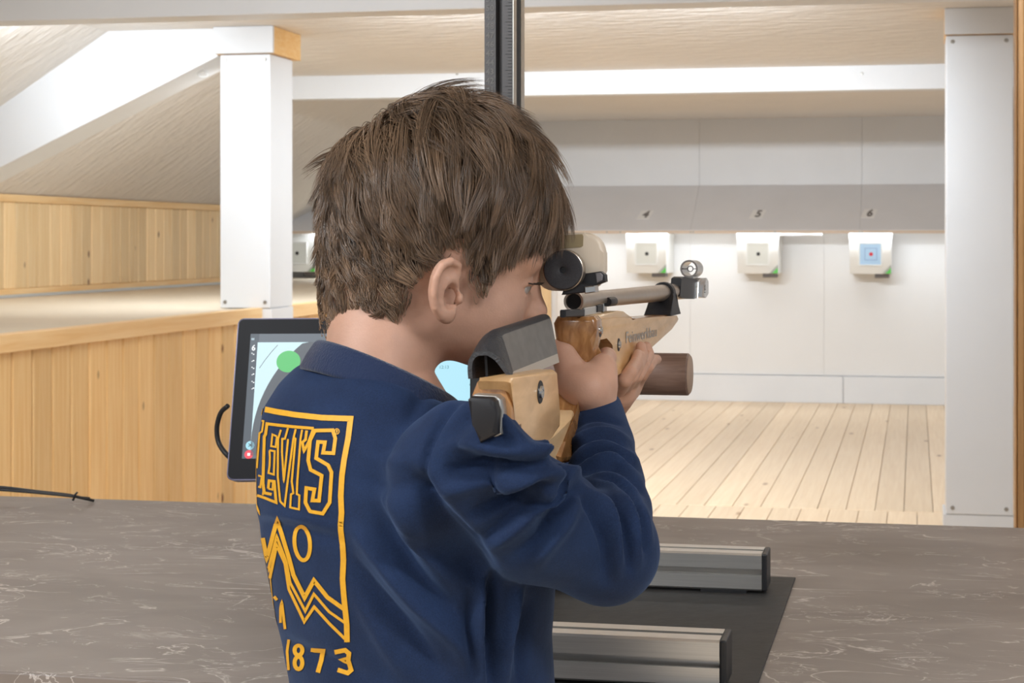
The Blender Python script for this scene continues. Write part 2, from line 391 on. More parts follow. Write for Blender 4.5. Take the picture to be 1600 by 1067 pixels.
# shooting targets: housing, paper, dot, green corner
box_m = mat('target_housing', (.86, .85, .81), .4); inner_m = mat('target_inner', (.86, .86, .83), .5)
paper_m = mat('target_paper', (.78, .79, .74), .7); green_m = mat('corner_green', (.10, .62, .08), .5)
corner_m = mat('corner_grey', (.42, .42, .38), .5); dot_m = mat('dot_black', (.02, .02, .02), .6)
blue_m = mat('paper_blue', (.50, .72, .95), .6); bline = mat('paper_blue_line', (.25, .42, .68), .6); red_m = mat('dot_red', (.75, .03, .05), .6)
foot_m = mat('target_foot', (.12, .10, .09), .5)
zc_t = onY(1185, 396, 12.55).z
def target(n, label):
    x = lanes[n]; yf = 12.55; hw = .175; hh = .172; zc = zc_t
    if n in (4, 5, 6):
        x = onY({4: 1010, 5: 1184, 6: 1360}[n], 396, yf).x
    e = empty('target_box', (x, yf, zc-hh), label, 'target', 'electronic targets on the range wall')
    bm = bmesh.new()   # body with a front that leans and bulges, wider at the top
    prof = [(-1, .015), (-.6, 0), (0, -.012), (.6, -.006), (1, .02)]
    rows = []
    for t, dy in prof:
        ww = hw*(1+.045*max(t, 0)**2)
        rows.append([bm.verts.new((x-ww, yf+dy, zc+hh*t)), bm.verts.new((x+ww, yf+dy, zc+hh*t)),
                     bm.verts.new((x+ww*.98, YW-.02, zc+hh*t)), bm.verts.new((x-ww*.98, YW-.02, zc+hh*t))])
    for a_, b_ in zip(rows, rows[1:]):
        for i in range(4): bm.faces.new((a_[i], a_[(i+1) % 4], b_[(i+1) % 4], b_[i]))
    bm.faces.new(rows[0][::-1]); bm.faces.new(rows[-1])
    bmesh.ops.bevel(bm, geom=[ed for ed in bm.edges if ed.calc_face_angle(0) > .6], offset=.012, segments=2, affect='EDGES')
    bmobj('housing', bm, box_m, e, angle=50)
    yq = yf-.0125; q = .088; zq = zc-.004
    bm = bmesh.new()
    for lo, hi in (((-q-.012, zq-q-.012), (q+.012, zq-q)), ((-q-.012, zq+q), (q+.012, zq+q+.012)), ((-q-.012, zq-q), (-q, zq+q)), ((q, zq-q), (q+.012, zq+q))):
        add_box(bm, (x+lo[0], yq-.008, lo[1]), (x+hi[0], yq+.004, hi[1]))
    bmobj('window_frame', bm, inner_m, e)
    box('paper', (x-q, yq-.003, zq-q), (x+q, yq+.002, zq+q), blue_m if n == 6 else paper_m, e)
    lathe('dot', [(0, .002), (.016, .002), (.016, 0)], (x+.006, yq-.003, zq), (0, -1, 0), red_m if n == 6 else dot_m, e, n=20)
    if n == 6:
        bm = bmesh.new(); s = .052
        for lo, hi in (((-s, -s), (s, -s+.005)), ((-s, s-.005), (s, s)), ((-s, -s), (-s+.005, s)), ((s-.005, -s), (s, s))):
            add_box(bm, (x+.004+lo[0], yq-.0045, zq+lo[1]), (x+.004+hi[0], yq-.003, zq+hi[1]))
        bmobj('printed_square', bm, bline, e)
    fr = lambda a, b, c: (x+a, yf-.004+c+.00*b, zc-hh+b)
    prism('corner_flash', [(hw-.075, .003), (hw-.002, .003), (hw-.002, .078)], -.004, .012, fr, corner_m, e)
    prism('corner_light', [(hw-.050, .004), (hw-.003, .004), (hw-.003, .052)], -.008, -.0045, fr, green_m, e)
    box('foot', (x+hw-.14, yf+.06, zc-hh-.035), (x+hw-.02, yf+.2, zc-hh+.006), foot_m, e, .004)
names = {1: 'target box seen between the left pillar and the back of the head', 2: 'target box wholly behind the head, left one', 3: 'target box hidden behind the face',
         4: 'white target box with black dot hanging below plate four, nearest the front sight', 5: 'white target box with black dot in the middle below plate five', 6: 'target box with light blue paper and red dot below plate six'}
for n in (1, 2, 3, 4, 5, 6): target(n, names[n])

# lamps on the ceiling: behind the near beam, over the shooting stands, then added fill lamps
panel_m = mat('lamp_diffuser', (1, 1, 1), .4, emis=(1, .98, .95, 6.0))
def ceiling_lamp(x, y, label, power, lx=1.3, ly=.16, rot=(0, 0, 0), dz=.045, spread=180):
    e = empty('ceiling_lamp', (x, y, ZC-dz), label, 'lamp', 'ceiling lamps')
    box('housing', (x-lx/2, y-ly/2, ZC-dz), (x+lx/2, y+ly/2, ZC-.001), fix_m, e, .006)
    box('diffuser', (x-lx/2+.015, y-ly/2+.015, ZC-dz-.006), (x+lx/2-.015, y+ly/2-.015, ZC-dz+.002), panel_m, e)
    area('ceiling_lamp_light', (x, y+(.05 if spread < 180 else 0), ZC-dz-.012-(.03 if spread < 180 else 0)), rot, lx*.95, ly*.8, power).data.spread = math.radians(spread)
for i, x in enumerate((-2.1, -.95)):
    ceiling_lamp(x, 6.02, 'ceiling lamp hidden behind the near beam, %s' % ('left one', 'right one')[i], 31, rot=(math.radians(62), 0, 0), lx=1.0, ly=.08, dz=.035, spread=110)
for i, (x, y, p) in enumerate(((-2.4, 3.6, 44), (.4, 3.6, 13), (-1.6, .1, 40), (1.2, .3, 26), (-1.2, -1.6, 34))):
    ceiling_lamp(x, y, 'ceiling lamp over the shooting stands, outside the view, %s' % ('front left', 'front right', 'above the boy', 'right of the boy', 'behind the camera')[i], p, lx=1.5, ly=.3, rot=(math.radians(52 if i < 2 else 0), 0, 0))

ceiling_lamp(-3.72, 7.33, 'added fill lamp, unseen behind the rafter and the left pillar, brightening the slope', 32, lx=.75, ly=.09, rot=(math.radians(15), math.radians(25), 0), dz=.04)  # made-up lamp, added to brighten the sloped ceiling and knee wall

ceiling_lamp(-3.9, 6.02, 'short added fill lamp, unseen behind the near beam, brightening the rafter', 7, rot=(math.radians(62), 0, 0), lx=.6, ly=.08, dz=.035, spread=140)  # made-up lamp, added because the rafter front came out too grey
# ================================================================== table, rest stand, screen
ZT = .97
def stone():
    m = bpy.data.materials.new('stone_laminate'); m.use_nodes = True; nt = m.node_tree; N = nt.nodes; L = nt.links
    b = N['Principled BSDF']; b.inputs['Roughness'].default_value = .42
    geo = N.new('ShaderNodeNewGeometry')
    def noise(sc, det=5, st=(1, 1, 1), dist=0, rot=0):
        mp = N.new('ShaderNodeMapping'); mp.inputs['Scale'].default_value = st; mp.inputs['Rotation'].default_value = (0, 0, rot)
        L.new(geo.outputs['Position'], mp.inputs[0])
        n = N.new('ShaderNodeTexNoise'); n.inputs['Scale'].default_value = sc; n.inputs['Detail'].default_value = det; n.inputs['Distortion'].default_value = dist
        L.new(mp.outputs[0], n.inputs['Vector']); return n.outputs['Fac'], mp
    def ramp(inp, p0, c0, p1, c1, mid=None):
        r = N.new('ShaderNodeValToRGB'); e = r.color_ramp.elements; e[0].position = p0; e[0].color = c0; e[1].position = p1; e[1].color = c1
        if mid: x = r.color_ramp.elements.new(mid[0]); x.color = mid[1]
        L.new(inp, r.inputs[0]); return r.outputs[0]
    base = ramp(noise(5, 8, (1, 2.2, 1), .8)[0], .3, (.185, .150, .128, 1), .72, (.265, .222, .194, 1))
    K, W_ = (0, 0, 0, 1), (1, 1, 1, 1)
    def veins(sc, st, rot, width, msc, m0, m1, dist=1.5):
        f, _ = noise(sc, 6, st, dist, rot)
        v = ramp(f, .5-width, K, .5+width, K, (.5, W_))
        g = ramp(noise(msc, 3, (1, 1.6, 1), 0, rot+.5)[0], m0, K, m1, W_)
        mu = N.new('ShaderNodeMath'); mu.operation = 'MULTIPLY'; L.new(v, mu.inputs[0]); L.new(g, mu.inputs[1]); return mu.outputs[0]
    a = veins(2.6, (1, 2.4, 1), .5, .008, 5, .49, .60); c = veins(5.5, (1, 2.0, 1), -.35, .010, 8, .50, .61); e_ = veins(11, (1, 2.6, 1), .25, .012, 9, .54, .62)
    add = N.new('ShaderNodeMath'); add.operation = 'MAXIMUM'; L.new(a, add.inputs[0]); L.new(c, add.inputs[1])
    add2 = N.new('ShaderNodeMath'); add2.operation = 'MAXIMUM'; L.new(add.outputs[0], add2.inputs[0]); L.new(e_, add2.inputs[1])
    sc_ = N.new('ShaderNodeMath'); sc_.operation = 'MULTIPLY'; sc_.inputs[1].default_value = .9; L.new(add2.outputs[0], sc_.inputs[0])
    mx = N.new('ShaderNodeMix'); mx.data_type = 'RGBA'; L.new(sc_.outputs[0], mx.inputs[0]); L.new(base, mx.inputs[6]); mx.inputs[7].default_value = (.60, .54, .50, 1)
    L.new(mx.outputs[2], b.inputs['Base Color']); return m
stone_m = stone()
yf = onZ(800, 799.5, ZT).y
tb = empty('shooting_table', (-.2, 1.9, 0), 'long table with brown grey stone-veined top across the foreground', 'table')
box('table_top', (-2.9, 1.43, ZT-.04), (1.9, yf, ZT), stone_m, tb, .002)
leg_m = mat('table_leg', (.25, .25, .26), .4, .6)
for x in (-2.6, -.4, 1.6):
    for y in (1.52, yf-.1): box('leg', (x-.03, y-.03, 0), (x+.03, y+.03, ZT-.04), leg_m, tb, .004)

# black rubber mat
mat_m = mat('rubber_mat', (.035, .033, .032), .62, noise=(40, .35, (1, 1, 1)), bump=(60, .08, (1, 1, 1)))
q = [onZ(1243, 905, ZT), onZ(1140, 1118, ZT)]
xr = (q[0].x+q[1].x)/2+.0; ymf = q[0].y
rm = box('rubber_mat', (-.62, 1.46, ZT), (q[0].x, ymf, ZT+.003), mat_m, None, .001)
bm = bmesh.new(); bm.from_mesh(rm.data)
bm.free()
tag(rm, 'black rubber mat under the aluminium rest frame', 'mat')
ZM = ZT+.003
alu = mat('anodised_aluminium', (.70, .68, .65), .32, .8, noise=(30, .12, (.3, 20, 20)))
alu_dark = mat('slot_shadow_metal', (.20, .19, .18), .45, .7)
black_pl = mat('black_plastic', (.018, .018, .02), .42)
# slotted profile section, unit square
def section(s, h):
    g, gd, lip = .16*s, .22*s, .07*s
    hs, hh = s/2, h/2; pts = []
    def side(p0, dx, dz, L_):
        m = L_/2
        return [(m-g*.55, 0), (m-g*.55, lip), (m-g, lip*1.3), (m-g, gd), (m+g, gd), (m+g, lip*1.3), (m+g*.55, lip), (m+g*.55, 0)]
    out = []
    corners = [((-hs, -hh), (1, 0), (0, 1), s), ((hs, -hh), (0, 1), (-1, 0), h), ((hs, hh), (-1, 0), (0, -1), s), ((-hs, hh), (0, -1), (1, 0), h)]
    c = .05*s
    for (cx, cz), t, n, L_ in corners:
        out.append((cx+t[0]*c, cz+t[1]*c))
        for a, b in side(None, 0, 0, L_): out.append((cx+t[0]*a+n[0]*b, cz+t[1]*a+n[1]*b))
        out.append((cx+t[0]*(L_-c), cz+t[1]*(L_-c)))
    return out
SP = .048
def rail_x(parent, x0, x1, yc, zc, cap=True, name='rail'):
    o = prism(name, section(SP, SP), x0, x1, lambda a, b, c: (c, yc+a, zc+b), alu, parent, angle=20)
    if cap: box('end_cap', (x1, yc-SP/2, zc-SP/2), (x1+.007, yc+SP/2, zc+SP/2), black_pl, parent, .002)
    return o
pf = onZ(1190, 924, ZM+.004); pn = onY(1126, 1016, 1.49)
yfar = pf.y+SP/2; zc0 = ZM+.004+SP/2
ynear = 1.50; xn = onY(1124, 1030, ynear-SP/2).x
col_d = 1.83
cA = P(757, 300, col_d); cB = P(803, 300, col_d)
st = empty('rest_stand', (cB.x, yfar, ZM), 'aluminium rifle rest with slotted base frame, tall scaled column and brown roll', 'rifle rest')
xl = onZ(868, 909, ZM+.004).x
rail_x(st, xl, pf.x, yfar, zc0); rail_x(st, xl, xn, ynear, zc0)
prism('rail', section(SP, SP), ynear-SP/2, yfar+SP/2, lambda a, b, c: (xl-SP/2+a, c, zc0+b), alu, st, angle=20)
bm = bmesh.new(); add_box(bm, (xl, yfar-SP/2-.028, ZM+.004), (xl+.028, yfar-SP/2, zc0+.01), .003, 1); bmobj('corner_bracket', bm, alu, st)
for x_, y_ in ((pf.x-.05, yfar), (xl+.06, yfar), (xn-.05, ynear), (xl+.06, ynear)):
    box('rubber_foot', (x_-.03, y_-.022, ZM), (x_+.03, y_+.022, ZM+.004), black_pl, st)
# column
cw = cB.x-cA.x; cyf = cA.y; cdp = .052; dk = mat('anodised_dark', (.095, .09, .09), .42, .55); edge_m = mat('anodised_edge', (.55, .53, .48), .28, .85)
zc_top = 2.05
g0 = .012
pts = [(0, 0), (cw*.40, 0), (cw*.43, g0), (cw*.60, g0), (cw*.63, 0), (cw, 0), (cw, cdp*.30), (cw-.008, cdp*.34), (cw-.008, cdp*.62), (cw, cdp*.66), (cw, cdp), (0, cdp)]
co_ = prism('column', pts, ZM+.004, zc_top, lambda a, b, c: (cA.x+a, cyf+b, c), dk, st, angle=20)
box('column_edge', (cB.x-.0005, cyf+.0003, ZM+.004), (cB.x+.0012, cyf+cdp*.27, zc_top), edge_m, st)
box('column_edge', (cB.x-.0005, cyf+cdp*.68, ZM+.004), (cB.x+.0012, cyf+cdp, zc_top), edge_m, st)
box('column_foot', (cA.x-.02, cyf-.012, ZM), (xl-SP+.001, cyf+cdp+.02, ZM+.012), alu, st, .002)
mark_m = mat('scale_marks', (.03, .03, .03), .6); num_m = mat('scale_numbers', (.17, .165, .16), .5)
bm = bmesh.new(); zz = 1.44; i = 0
while zz < 1.80:
    L_ = .45 if i % 5 else .75
    add_box(bm, (cA.x+cw*(.97-.30*L_), cyf-.0004, zz), (cA.x+cw*.97, cyf+.0001, zz+.0007)); zz += .004; i += 1
bmobj('scale_marks', bm, mark_m, co_)['kind'] = 'stuff'
for i in range(13):
    z_ = P(767, 141-i*14.2, col_d).z
    V, Fs = text_geo(str(41+i), .0105, 0, .0002, 2)
    mesh('scale_number', [(cA.x+cw*.20+v.x, cyf-.0006, z_+v.y) for v in V], Fs, num_m, co_)
# the roll on which the rifle lies, carried by a bracket on the column
roll_m = wood('roll_brown', (.165, .095, .07), (.23, .145, .11), (0, 0, 0), 9, (3, 30, 30), .45, knots=False, vary=0)
rim_m = mat('roll_end', (.40, .27, .19), .5)
rd = 1.775; rc = P(1079, 585, rd); R_ = 33*rd/F
x0 = cA.x+.004
lathe('roll', [(0, 0), (R_-.002, 0), (R_, .002), (R_, rc.x-x0-.003), (R_-.002, rc.x-x0-.001)], (x0, rc.y, rc.z), (1, 0, 0), roll_m, st, n=48)
lathe('roll_end', [(R_-.002, 0), (R_-.0035, .0012), (0, .0016)], (rc.x-.001, rc.y, rc.z), (1, 0, 0), rim_m, st, n=48)
box('roll_bracket', (cA.x-.012, rc.y-.012, rc.z-.04), (cB.x+.002, cyf-.0005, rc.z+.02), black_pl, st, .003)

# screen on an arm
bez = mat('screen_bezel', (.006, .005, .007), .35, spec=.12); case_m = mat('screen_case', (.16, .15, .22), .35, .3)
dS = 2.1
tl, bl = P(365, 497, dS+.03), P(353, 750, dS-.03)
up = (tl-bl); hS = up.length; up.normalize()
rt = Vector((1, 0, 0)); rt = Vector((cT, sT, 0))*.995+Vector((0, 0, .004)); rt.normalize(); up = (up-rt*up.dot(rt)).normalized(); nS = rt.cross(up)   # towards the viewer
if nS.y > 0: nS = -nS
wS = .385
sc = empty('touch_screen', (bl+rt*wS/2).to_tuple(), 'black framed touch screen showing scoring rings, on a stand behind the boy', 'screen')
S = lambda a, b, c: bl+rt*a+up*b+nS*c
def rrect(a0, b0, a1, b1, r, n=5):
    out = []
    for cx, cy, t0 in ((a1-r, b1-r, 0), (a0+r, b1-r, 90), (a0+r, b0+r, 180), (a1-r, b0+r, 270)):
        for k in range(n+1):
            t = math.radians(t0+90*k/n); out.append((cx+r*math.cos(t), cy+r*math.sin(t)))
    return out
prism('case', rrect(0, 0, wS, hS, .008), -.03, -.002, S, case_m, sc, .001)
prism('bezel', rrect(.0022, .0022, wS-.0022, hS-.0022, .007), -.002, .0, S, bez, sc)
def glow(name, c, e=1.0): return mat(name, (.0, .0, .0), .3, emis=(*c, e), spec=.3)
ga, gb, gA, gB = .0205, .030, wS-.020, hS-.0235   # picture area
disp = prism('display', [(ga, gb), (gA, gb), (gA, gB), (ga, gB)], .0, .0006, S, glow('scr_grey', (.12, .14, .165)), sc)
def flat(name, pts, c, m, parent=disp): return mesh(name, [S(a, b, c) for a, b in pts], [range(len(pts))], m, parent)
# pixel -> screen coordinates
def s2(px, py):
    v = ray(px, py); k = (bl-Vector((0, 0, H))).dot(nS)/v.dot(nS); p = Vector((0, 0, H))+v*k-bl
    return p.dot(rt), p.dot(up)
flat('side_bar', [(ga, gb), (ga+.0125, gb), (ga+.0125, gB), (ga, gB)], .0008, glow('scr_bar', (.075, .09, .11)))
# rings of the target picture: pale outer field, dark disc of rings
cx_, cy_ = s2(600, 690); x_l, y_t = s2(403, 535)
pale = glow('scr_pale', (.60, .80, .86)); dark = glow('scr_disc', (.10, .11, .125)); linm = glow('scr_line', (.75, .85, .88)); dlin = glow('scr_dline', (.05, .06, .07))
x_r = .245; y_b = gb+.004
flat('picture_field', [(x_l, y_b), (x_r, y_b), (x_r, y_t), (x_l, y_t)], .0009, pale)
a1 = s2(461, 537); a2 = s2(410, 640)
rr = .088
# circle through the two places where the dark disc leaves the field
def arcpts(r, n=72): return [(min(max(cx_+r*math.cos(t), x_l), x_r), min(max(cy_+r*math.sin(t), y_b), y_t)) for t in np.linspace(0, 2*math.pi, n, endpoint=False)]
r1 = .5*(math.hypot(a1[0]-cx_, a1[1]-cy_)+math.hypot(a2[0]-cx_, a2[1]-cy_))
flat('dark_disc', arcpts(r1, 96), .0010, dark)
def ring(name, r, wd, m, c):
    V, Fs = [], []; ok = []
    T = np.linspace(0, 2*math.pi, 97)
    for t in T:
        for q_ in (r, r+wd): V.append((cx_+q_*math.cos(t), cy_+q_*math.sin(t)))
    for i in range(96):
        f = (2*i, 2*i+1, 2*i+3, 2*i+2)
        if all(x_l < V[k][0] < x_r and y_b < V[k][1] < y_t for k in f): Fs.append(f)
    mesh(name, [S(a, b, c) for a, b in V], Fs, m, disp)
ring('ring_line', r1+.023, .0008, dlin, .0011); ring('ring_line', r1-.028, .0012, linm, .0011); ring('ring_line', r1-.06, .0012, linm, .0011)
gx, gy = s2(451, 565)
flat('shot_mark', [(gx+.0172*math.cos(t), gy+.0158*math.sin(t)) for t in np.linspace(0, 2*math.pi, 40, endpoint=False)], .0013, glow('scr_green', (.11, .52, .16)))
flat('score_panel', [(x_r+.004, gb+.004), (gA-.002, gb+.004), (gA-.002, gB-.008), (x_r+.004, gB-.008)], .0009, glow('scr_cyan', (.42, .74, .86)))
flat('button', [(s2(391, 696)[0]+.0062*math.cos(t), s2(391, 696)[1]+.0062*math.sin(t)) for t in np.linspace(0, 6.283, 24, endpoint=False)], .0010, glow('scr_btn', (.35, .68, .80)))
flat('button', [(s2(389, 710)[0]+.0062*math.cos(t), s2(389, 710)[1]+.0062*math.sin(t)) for t in np.linspace(0, 6.283, 24, endpoint=False)], .0010, glow('scr_red', (.85, .06, .09)))
a, b = s2(389, 710); flat('stop_icon', [(a-.002, b-.002), (a+.002, b-.002), (a+.002, b+.002), (a-.002, b+.002)], .0012, glow('scr_white', (.85, .88, .9)))
def stext(s, px, py, size, m, off=.0001):
    a, b = s2(px, py); V, Fs = text_geo(s, size, 0, off, 2)
    mesh('screen_text', [S(a+v.x, b+v.y, .0012) for v in V], Fs, m, disp)
wt = glow('scr_white', (.85, .88, .9)); dt = glow('scr_text', (.15, .35, .42))
stext('6', 396.5, 544, .0115, wt, .0003); stext('>', 391, 696, .008, dlin, .0003)
for i, py in enumerate((530, 553, 564, 575, 585, 597, 607)):
    a, b = s2(395.5, py); k = .0022
    if i == 0: flat('menu_icon', [(a-k, b-k*.7), (a+k, b-k*.7), (a+k, b+k*.7), (a-k, b+k*.7)], .0011, glow('scr_icon', (.35, .45, .5)))
    else:
        bmv = []
        for (u, v, s_) in (((-.6, .4, .8), (.5, -.3, .9)) if i % 2 else ((-.5, -.3, .7), (.4, .2, 1.0))):
            bmv.append([(a+(u-s_*.5)*k, b+(v-s_*.4)*k), (a+(u+s_*.5)*k, b+(v-s_*.4)*k), (a+(u+s_*.5)*k, b+(v+s_*.4)*k), (a+(u-s_*.5)*k, b+(v+s_*.4)*k)])
        mesh('menu_icon', [S(x, y_, .0011) for p_ in bmv for x, y_ in p_], [(0, 1, 2, 3), (4, 5, 6, 7)], wt, disp)
stext('12:13', 694, 574, .0065, dt); stext('54', 738, 588, .0065, dt); stext('6', 735, 601, .0060, dt)
# stand of the screen
box('stand_neck', S(wS/2-.03, .03, -.05), S(wS/2+.03, .11, -.03), case_m, sc, 0)
cbk = S(wS/2, .05, -.05)
tube('stand_arm', [cbk, cbk+Vector((0, .03, -.02)), Vector((cbk.x, cbk.y+.04, ZT+.02)), Vector((cbk.x, cbk.y+.04, ZT+.004))], .014, case_m, sc)
box('stand_foot', (cbk.x-.10, cbk.y-.04, ZT), (cbk.x+.10, cbk.y+.10, ZT+.012), case_m, sc, .003)
cab_m = mat('cable_black', (.022, .022, .024), .5)
tag(tube('screen_cable', spline([P(356, 634, 2.15), P(345, 645, 2.16), P(339, 668, 2.17), P(342, 692, 2.17), P(356, 712, 2.16), P(372, 722, 2.18)], 8), .0036, cab_m), 'black cable looping out behind the left edge of the screen', 'cable')
c1 = [onZ(-30, 768, ZT+.014), onZ(10, 767, ZT+.013), onZ(60, 774, ZT+.008), onZ(120, 781.5, ZT+.005), onZ(150, 784, ZT+.005), onZ(190, 787, ZT+.005)]
c1 = [P(-40, 759, 2.56), P(10, 762, 2.56), P(60, 768, 2.56), P(105, 773, 2.56), P(128, 778, 2.56), P(146, 782, 2.58)]
c2 = [P(-40, 763, 2.55), P(10, 766, 2.55), P(60, 770, 2.55), P(105, 774.5, 2.555), P(125, 777, 2.56), P(140, 778.5, 2.57)]
cb = empty('cable_bundle', c1[3], 'thin black cables tied together along the far table edge', 'cable')
tube('cable', spline(c1, 6), .0026, cab_m, cb); tube('cable', spline(c2, 6), .0022, cab_m, cb)
tube('cable_tie', [P(114, 782, 2.55), P(118, 772, 2.55), P(121, 769, 2.55)], .0018, cab_m, cb, 6)
# ================================================================== air rifle
A_ = ray(1430, 415).normalized(); Wr = A_.cross(Vector((0, 0, 1))).normalized(); Ur = Wr.cross(A_).normalized()
RO = P(879, 422, 1.30)
CAMP = Vector((0, 0, H))
def RF(s, h, w=0.0): return RO+A_*s+Ur*h+Wr*w
def rw(px, py, w):        # place on the rifle's side plane w -> (s, h)
    v = ray(px, py); k = ((RO-CAMP).dot(Wr)+w)/v.dot(Wr); p = CAMP+v*k-RO; return p.dot(A_), p.dot(Ur)
def rs(px, py, s):        # place on the cross plane s -> (w, h)
    v = ray(px, py); k = ((RO-CAMP).dot(A_)+s)/v.dot(A_); p = CAMP+v*k-RO; return p.dot(Wr), p.dot(Ur)
def s_at(px, py=500, w=0.0): return rw(px, py, w)[0]
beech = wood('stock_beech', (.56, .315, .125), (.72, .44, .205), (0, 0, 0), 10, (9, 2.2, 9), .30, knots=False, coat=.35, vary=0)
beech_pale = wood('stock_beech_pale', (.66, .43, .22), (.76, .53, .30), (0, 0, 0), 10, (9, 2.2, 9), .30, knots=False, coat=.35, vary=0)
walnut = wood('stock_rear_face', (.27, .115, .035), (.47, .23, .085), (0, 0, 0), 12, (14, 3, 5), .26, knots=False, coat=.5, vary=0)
blk = mat('rifle_black', (.016, .015, .017), .45, spec=.3); blk_tex = mat('cheek_black', (.030, .030, .034), .40, bump=(700, .25, (1, 1, 1)), noise=(300, .3, (1, 1, 1)))
chrome = mat('rifle_chrome', (.55, .55, .54), .22, 1.0); barrel_m = mat('barrel_metal', (.46, .385, .32), .30, .75, noise=(60, .12, (1, 1, 1)))
cheek_g = mat('cheek_grey', (.17, .155, .14), .48, noise=(90, .2, (1, 1, 1))); cheek_edge = mat('cheek_edge', (.42, .36, .30), .45)
blind_m = mat('blinder_cream', (.70, .59, .47), .38)
gun = empty('air_rifle', RF(.3, -.12), 'wooden stocked target air rifle aimed down the range', 'air rifle')
def side(name, pix, w1, w0, m, bevel=.004, seg=3, parent=gun, angle=30):
    return prism(name, [rw(x, y, w1) for x, y in pix], w0, w1, lambda a, b, c: RF(a, b, c), m, parent, bevel, seg, angle)

HW = .0192
# fore stock with the trigger opening and the pistol grip
fore = [(932, 499), (962, 496.5), (987, 495.5), (994, 503), (1058, 493), (1061.5, 496), (1060, 503), (1050, 514), (1016, 545), (990, 569), (973, 582), (958.5, 589.5), (950, 590),
        (955.5, 578), (958.5, 560), (958.5, 536), (955, 530.5), (948, 528.5), (940, 530.5), (933.5, 536), (931.5, 530), (931, 515)]
fo = side('fore_stock', fore, HW, -HW, beech, .0035, 2)
# inner wall of the opening and inlaid rear end grain block
rear_s = s_at(932, 520, HW)-.0012
rq = [(865, 505), (871, 494), (928, 494), (933, 500), (933, 515), (931.5, 532), (927, 545), (925, 556), (925, 582), (917, 586), (905, 584), (893, 578), (880, 560), (870, 540)]
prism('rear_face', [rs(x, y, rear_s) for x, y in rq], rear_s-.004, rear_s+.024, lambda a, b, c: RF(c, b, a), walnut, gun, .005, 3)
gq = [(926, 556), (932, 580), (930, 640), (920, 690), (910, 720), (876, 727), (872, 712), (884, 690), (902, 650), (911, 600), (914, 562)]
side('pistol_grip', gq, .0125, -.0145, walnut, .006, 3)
# raised block under the barrel
tp = [rs(874, 493, rear_s)[0], rs(926, 493, rear_s)[0]]
top = [(934, 499), (936, 493), (966, 485.5), (974, 486.5), (988, 495), (988, 500)]
prism('top_block', [rw(x, y, HW*.75) for x, y in top], -HW*.8, HW*.75, lambda a, b, c: RF(a, b, c), beech_pale, gun, .003, 2)
# hollow rail in the fore end
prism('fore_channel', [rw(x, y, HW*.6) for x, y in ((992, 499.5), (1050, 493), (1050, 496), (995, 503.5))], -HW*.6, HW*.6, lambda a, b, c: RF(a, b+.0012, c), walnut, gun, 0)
# lettering on the side
V, Fs = text_geo('Feinwerkbau', .0165, 0, .0001, 3)
a, b = rw(1003, 523, HW); a2, b2 = rw(1026, 518, HW); dv = Vector((a2-a, b2-b)).normalized()
wtx = (max(v.x for v in V)-min(v.x for v in V)); sxx = abs(rw(1027, 518, HW)[0]-rw(979, 527.5, HW)[0])/wtx
mesh('maker_lettering', [RF(a+v.x*sxx*dv.x-v.y*dv.y*1.0, b+v.x*sxx*dv.y+v.y*dv.x*1.0, HW+.0004) for v in V], Fs, mat('stock_lettering', (.36, .33, .30), .5), fo)
# screws in dark cups
def cup(px, py, r, w, parent=gun):
    s, h = rw(px, py, w)
    o = lathe('screw_cup', [(0, .0004), (r, .0006), (r*1.05, 0)], RF(s, h, w), Wr, blk, parent, 24)
    lathe('screw_head', [(0, .0010), (r*.22, .0010), (r*.26, .0022), (r*.55, .0022), (r*.60, .0006)], RF(s, h, w), Wr, chrome, o, 20)
cup(937.5, 516, .0062, HW); cup(966.5, 538.5, .0062, HW)

# rear stock
HB = .0182
rear = [(796, 596), (803, 591), (868, 577), (872, 580), (877, 644), (876, 668), (862, 684), (848, 696), (832, 712), (812, 722), (806, 700), (805.5, 640), (803, 616)]
rr_s = s_at(805, 640, HB); WB = rs(752, 605, rr_s)[0]
rsb = side('rear_stock', rear, HB, WB, beech, .004, 3)
rrq = [(741, 616), (749, 596), (788, 594.5), (797, 612), (804, 636), (806, 704), (772, 694), (752, 672)]
prism('rear_end', [rs(x, y, rr_s) for x, y in rrq], rr_s-.008, rr_s+.02, lambda a, b, c: RF(c, b, a), walnut, gun, .003, 2)
# bar that joins rear stock and grip below
side('lower_bar', [(812, 716), (832, 708), (850, 694), (866, 682), (884, 664), (900, 640), (905, 690), (897, 716), (880, 724), (853, 724), (850, 712), (838, 726), (818, 730)], HB*.55, -HB, beech_pale, .004, 3)
cup(844, 612.5, .0088, HB); cup(821, 702, .0085, HB)
# butt plate: rubber pad in an aluminium rim
bs = rr_s-.010
bp = [rs(x, y, bs) for x, y in ((741, 619), (747, 614), (781, 616), (788, 622), (790.5, 640), (791, 676), (762, 690), (750, 660))]
prism('butt_rim', bp, bs-.010, bs+.004, lambda a, b, c: RF(c, b, a), mat('butt_aluminium', (.45, .44, .42), .35, .8), gun, .002, 2)
cx0 = sum(p[0] for p in bp)/len(bp); cy0 = sum(p[1] for p in bp)/len(bp)
prism('butt_pad', [(cx0+(a-cx0)*.90, cy0+(b-cy0)*.94) for a, b in bp], bs-.022, bs-.009, lambda a, b, c: RF(c, b, a), blk, gun, .003, 2)

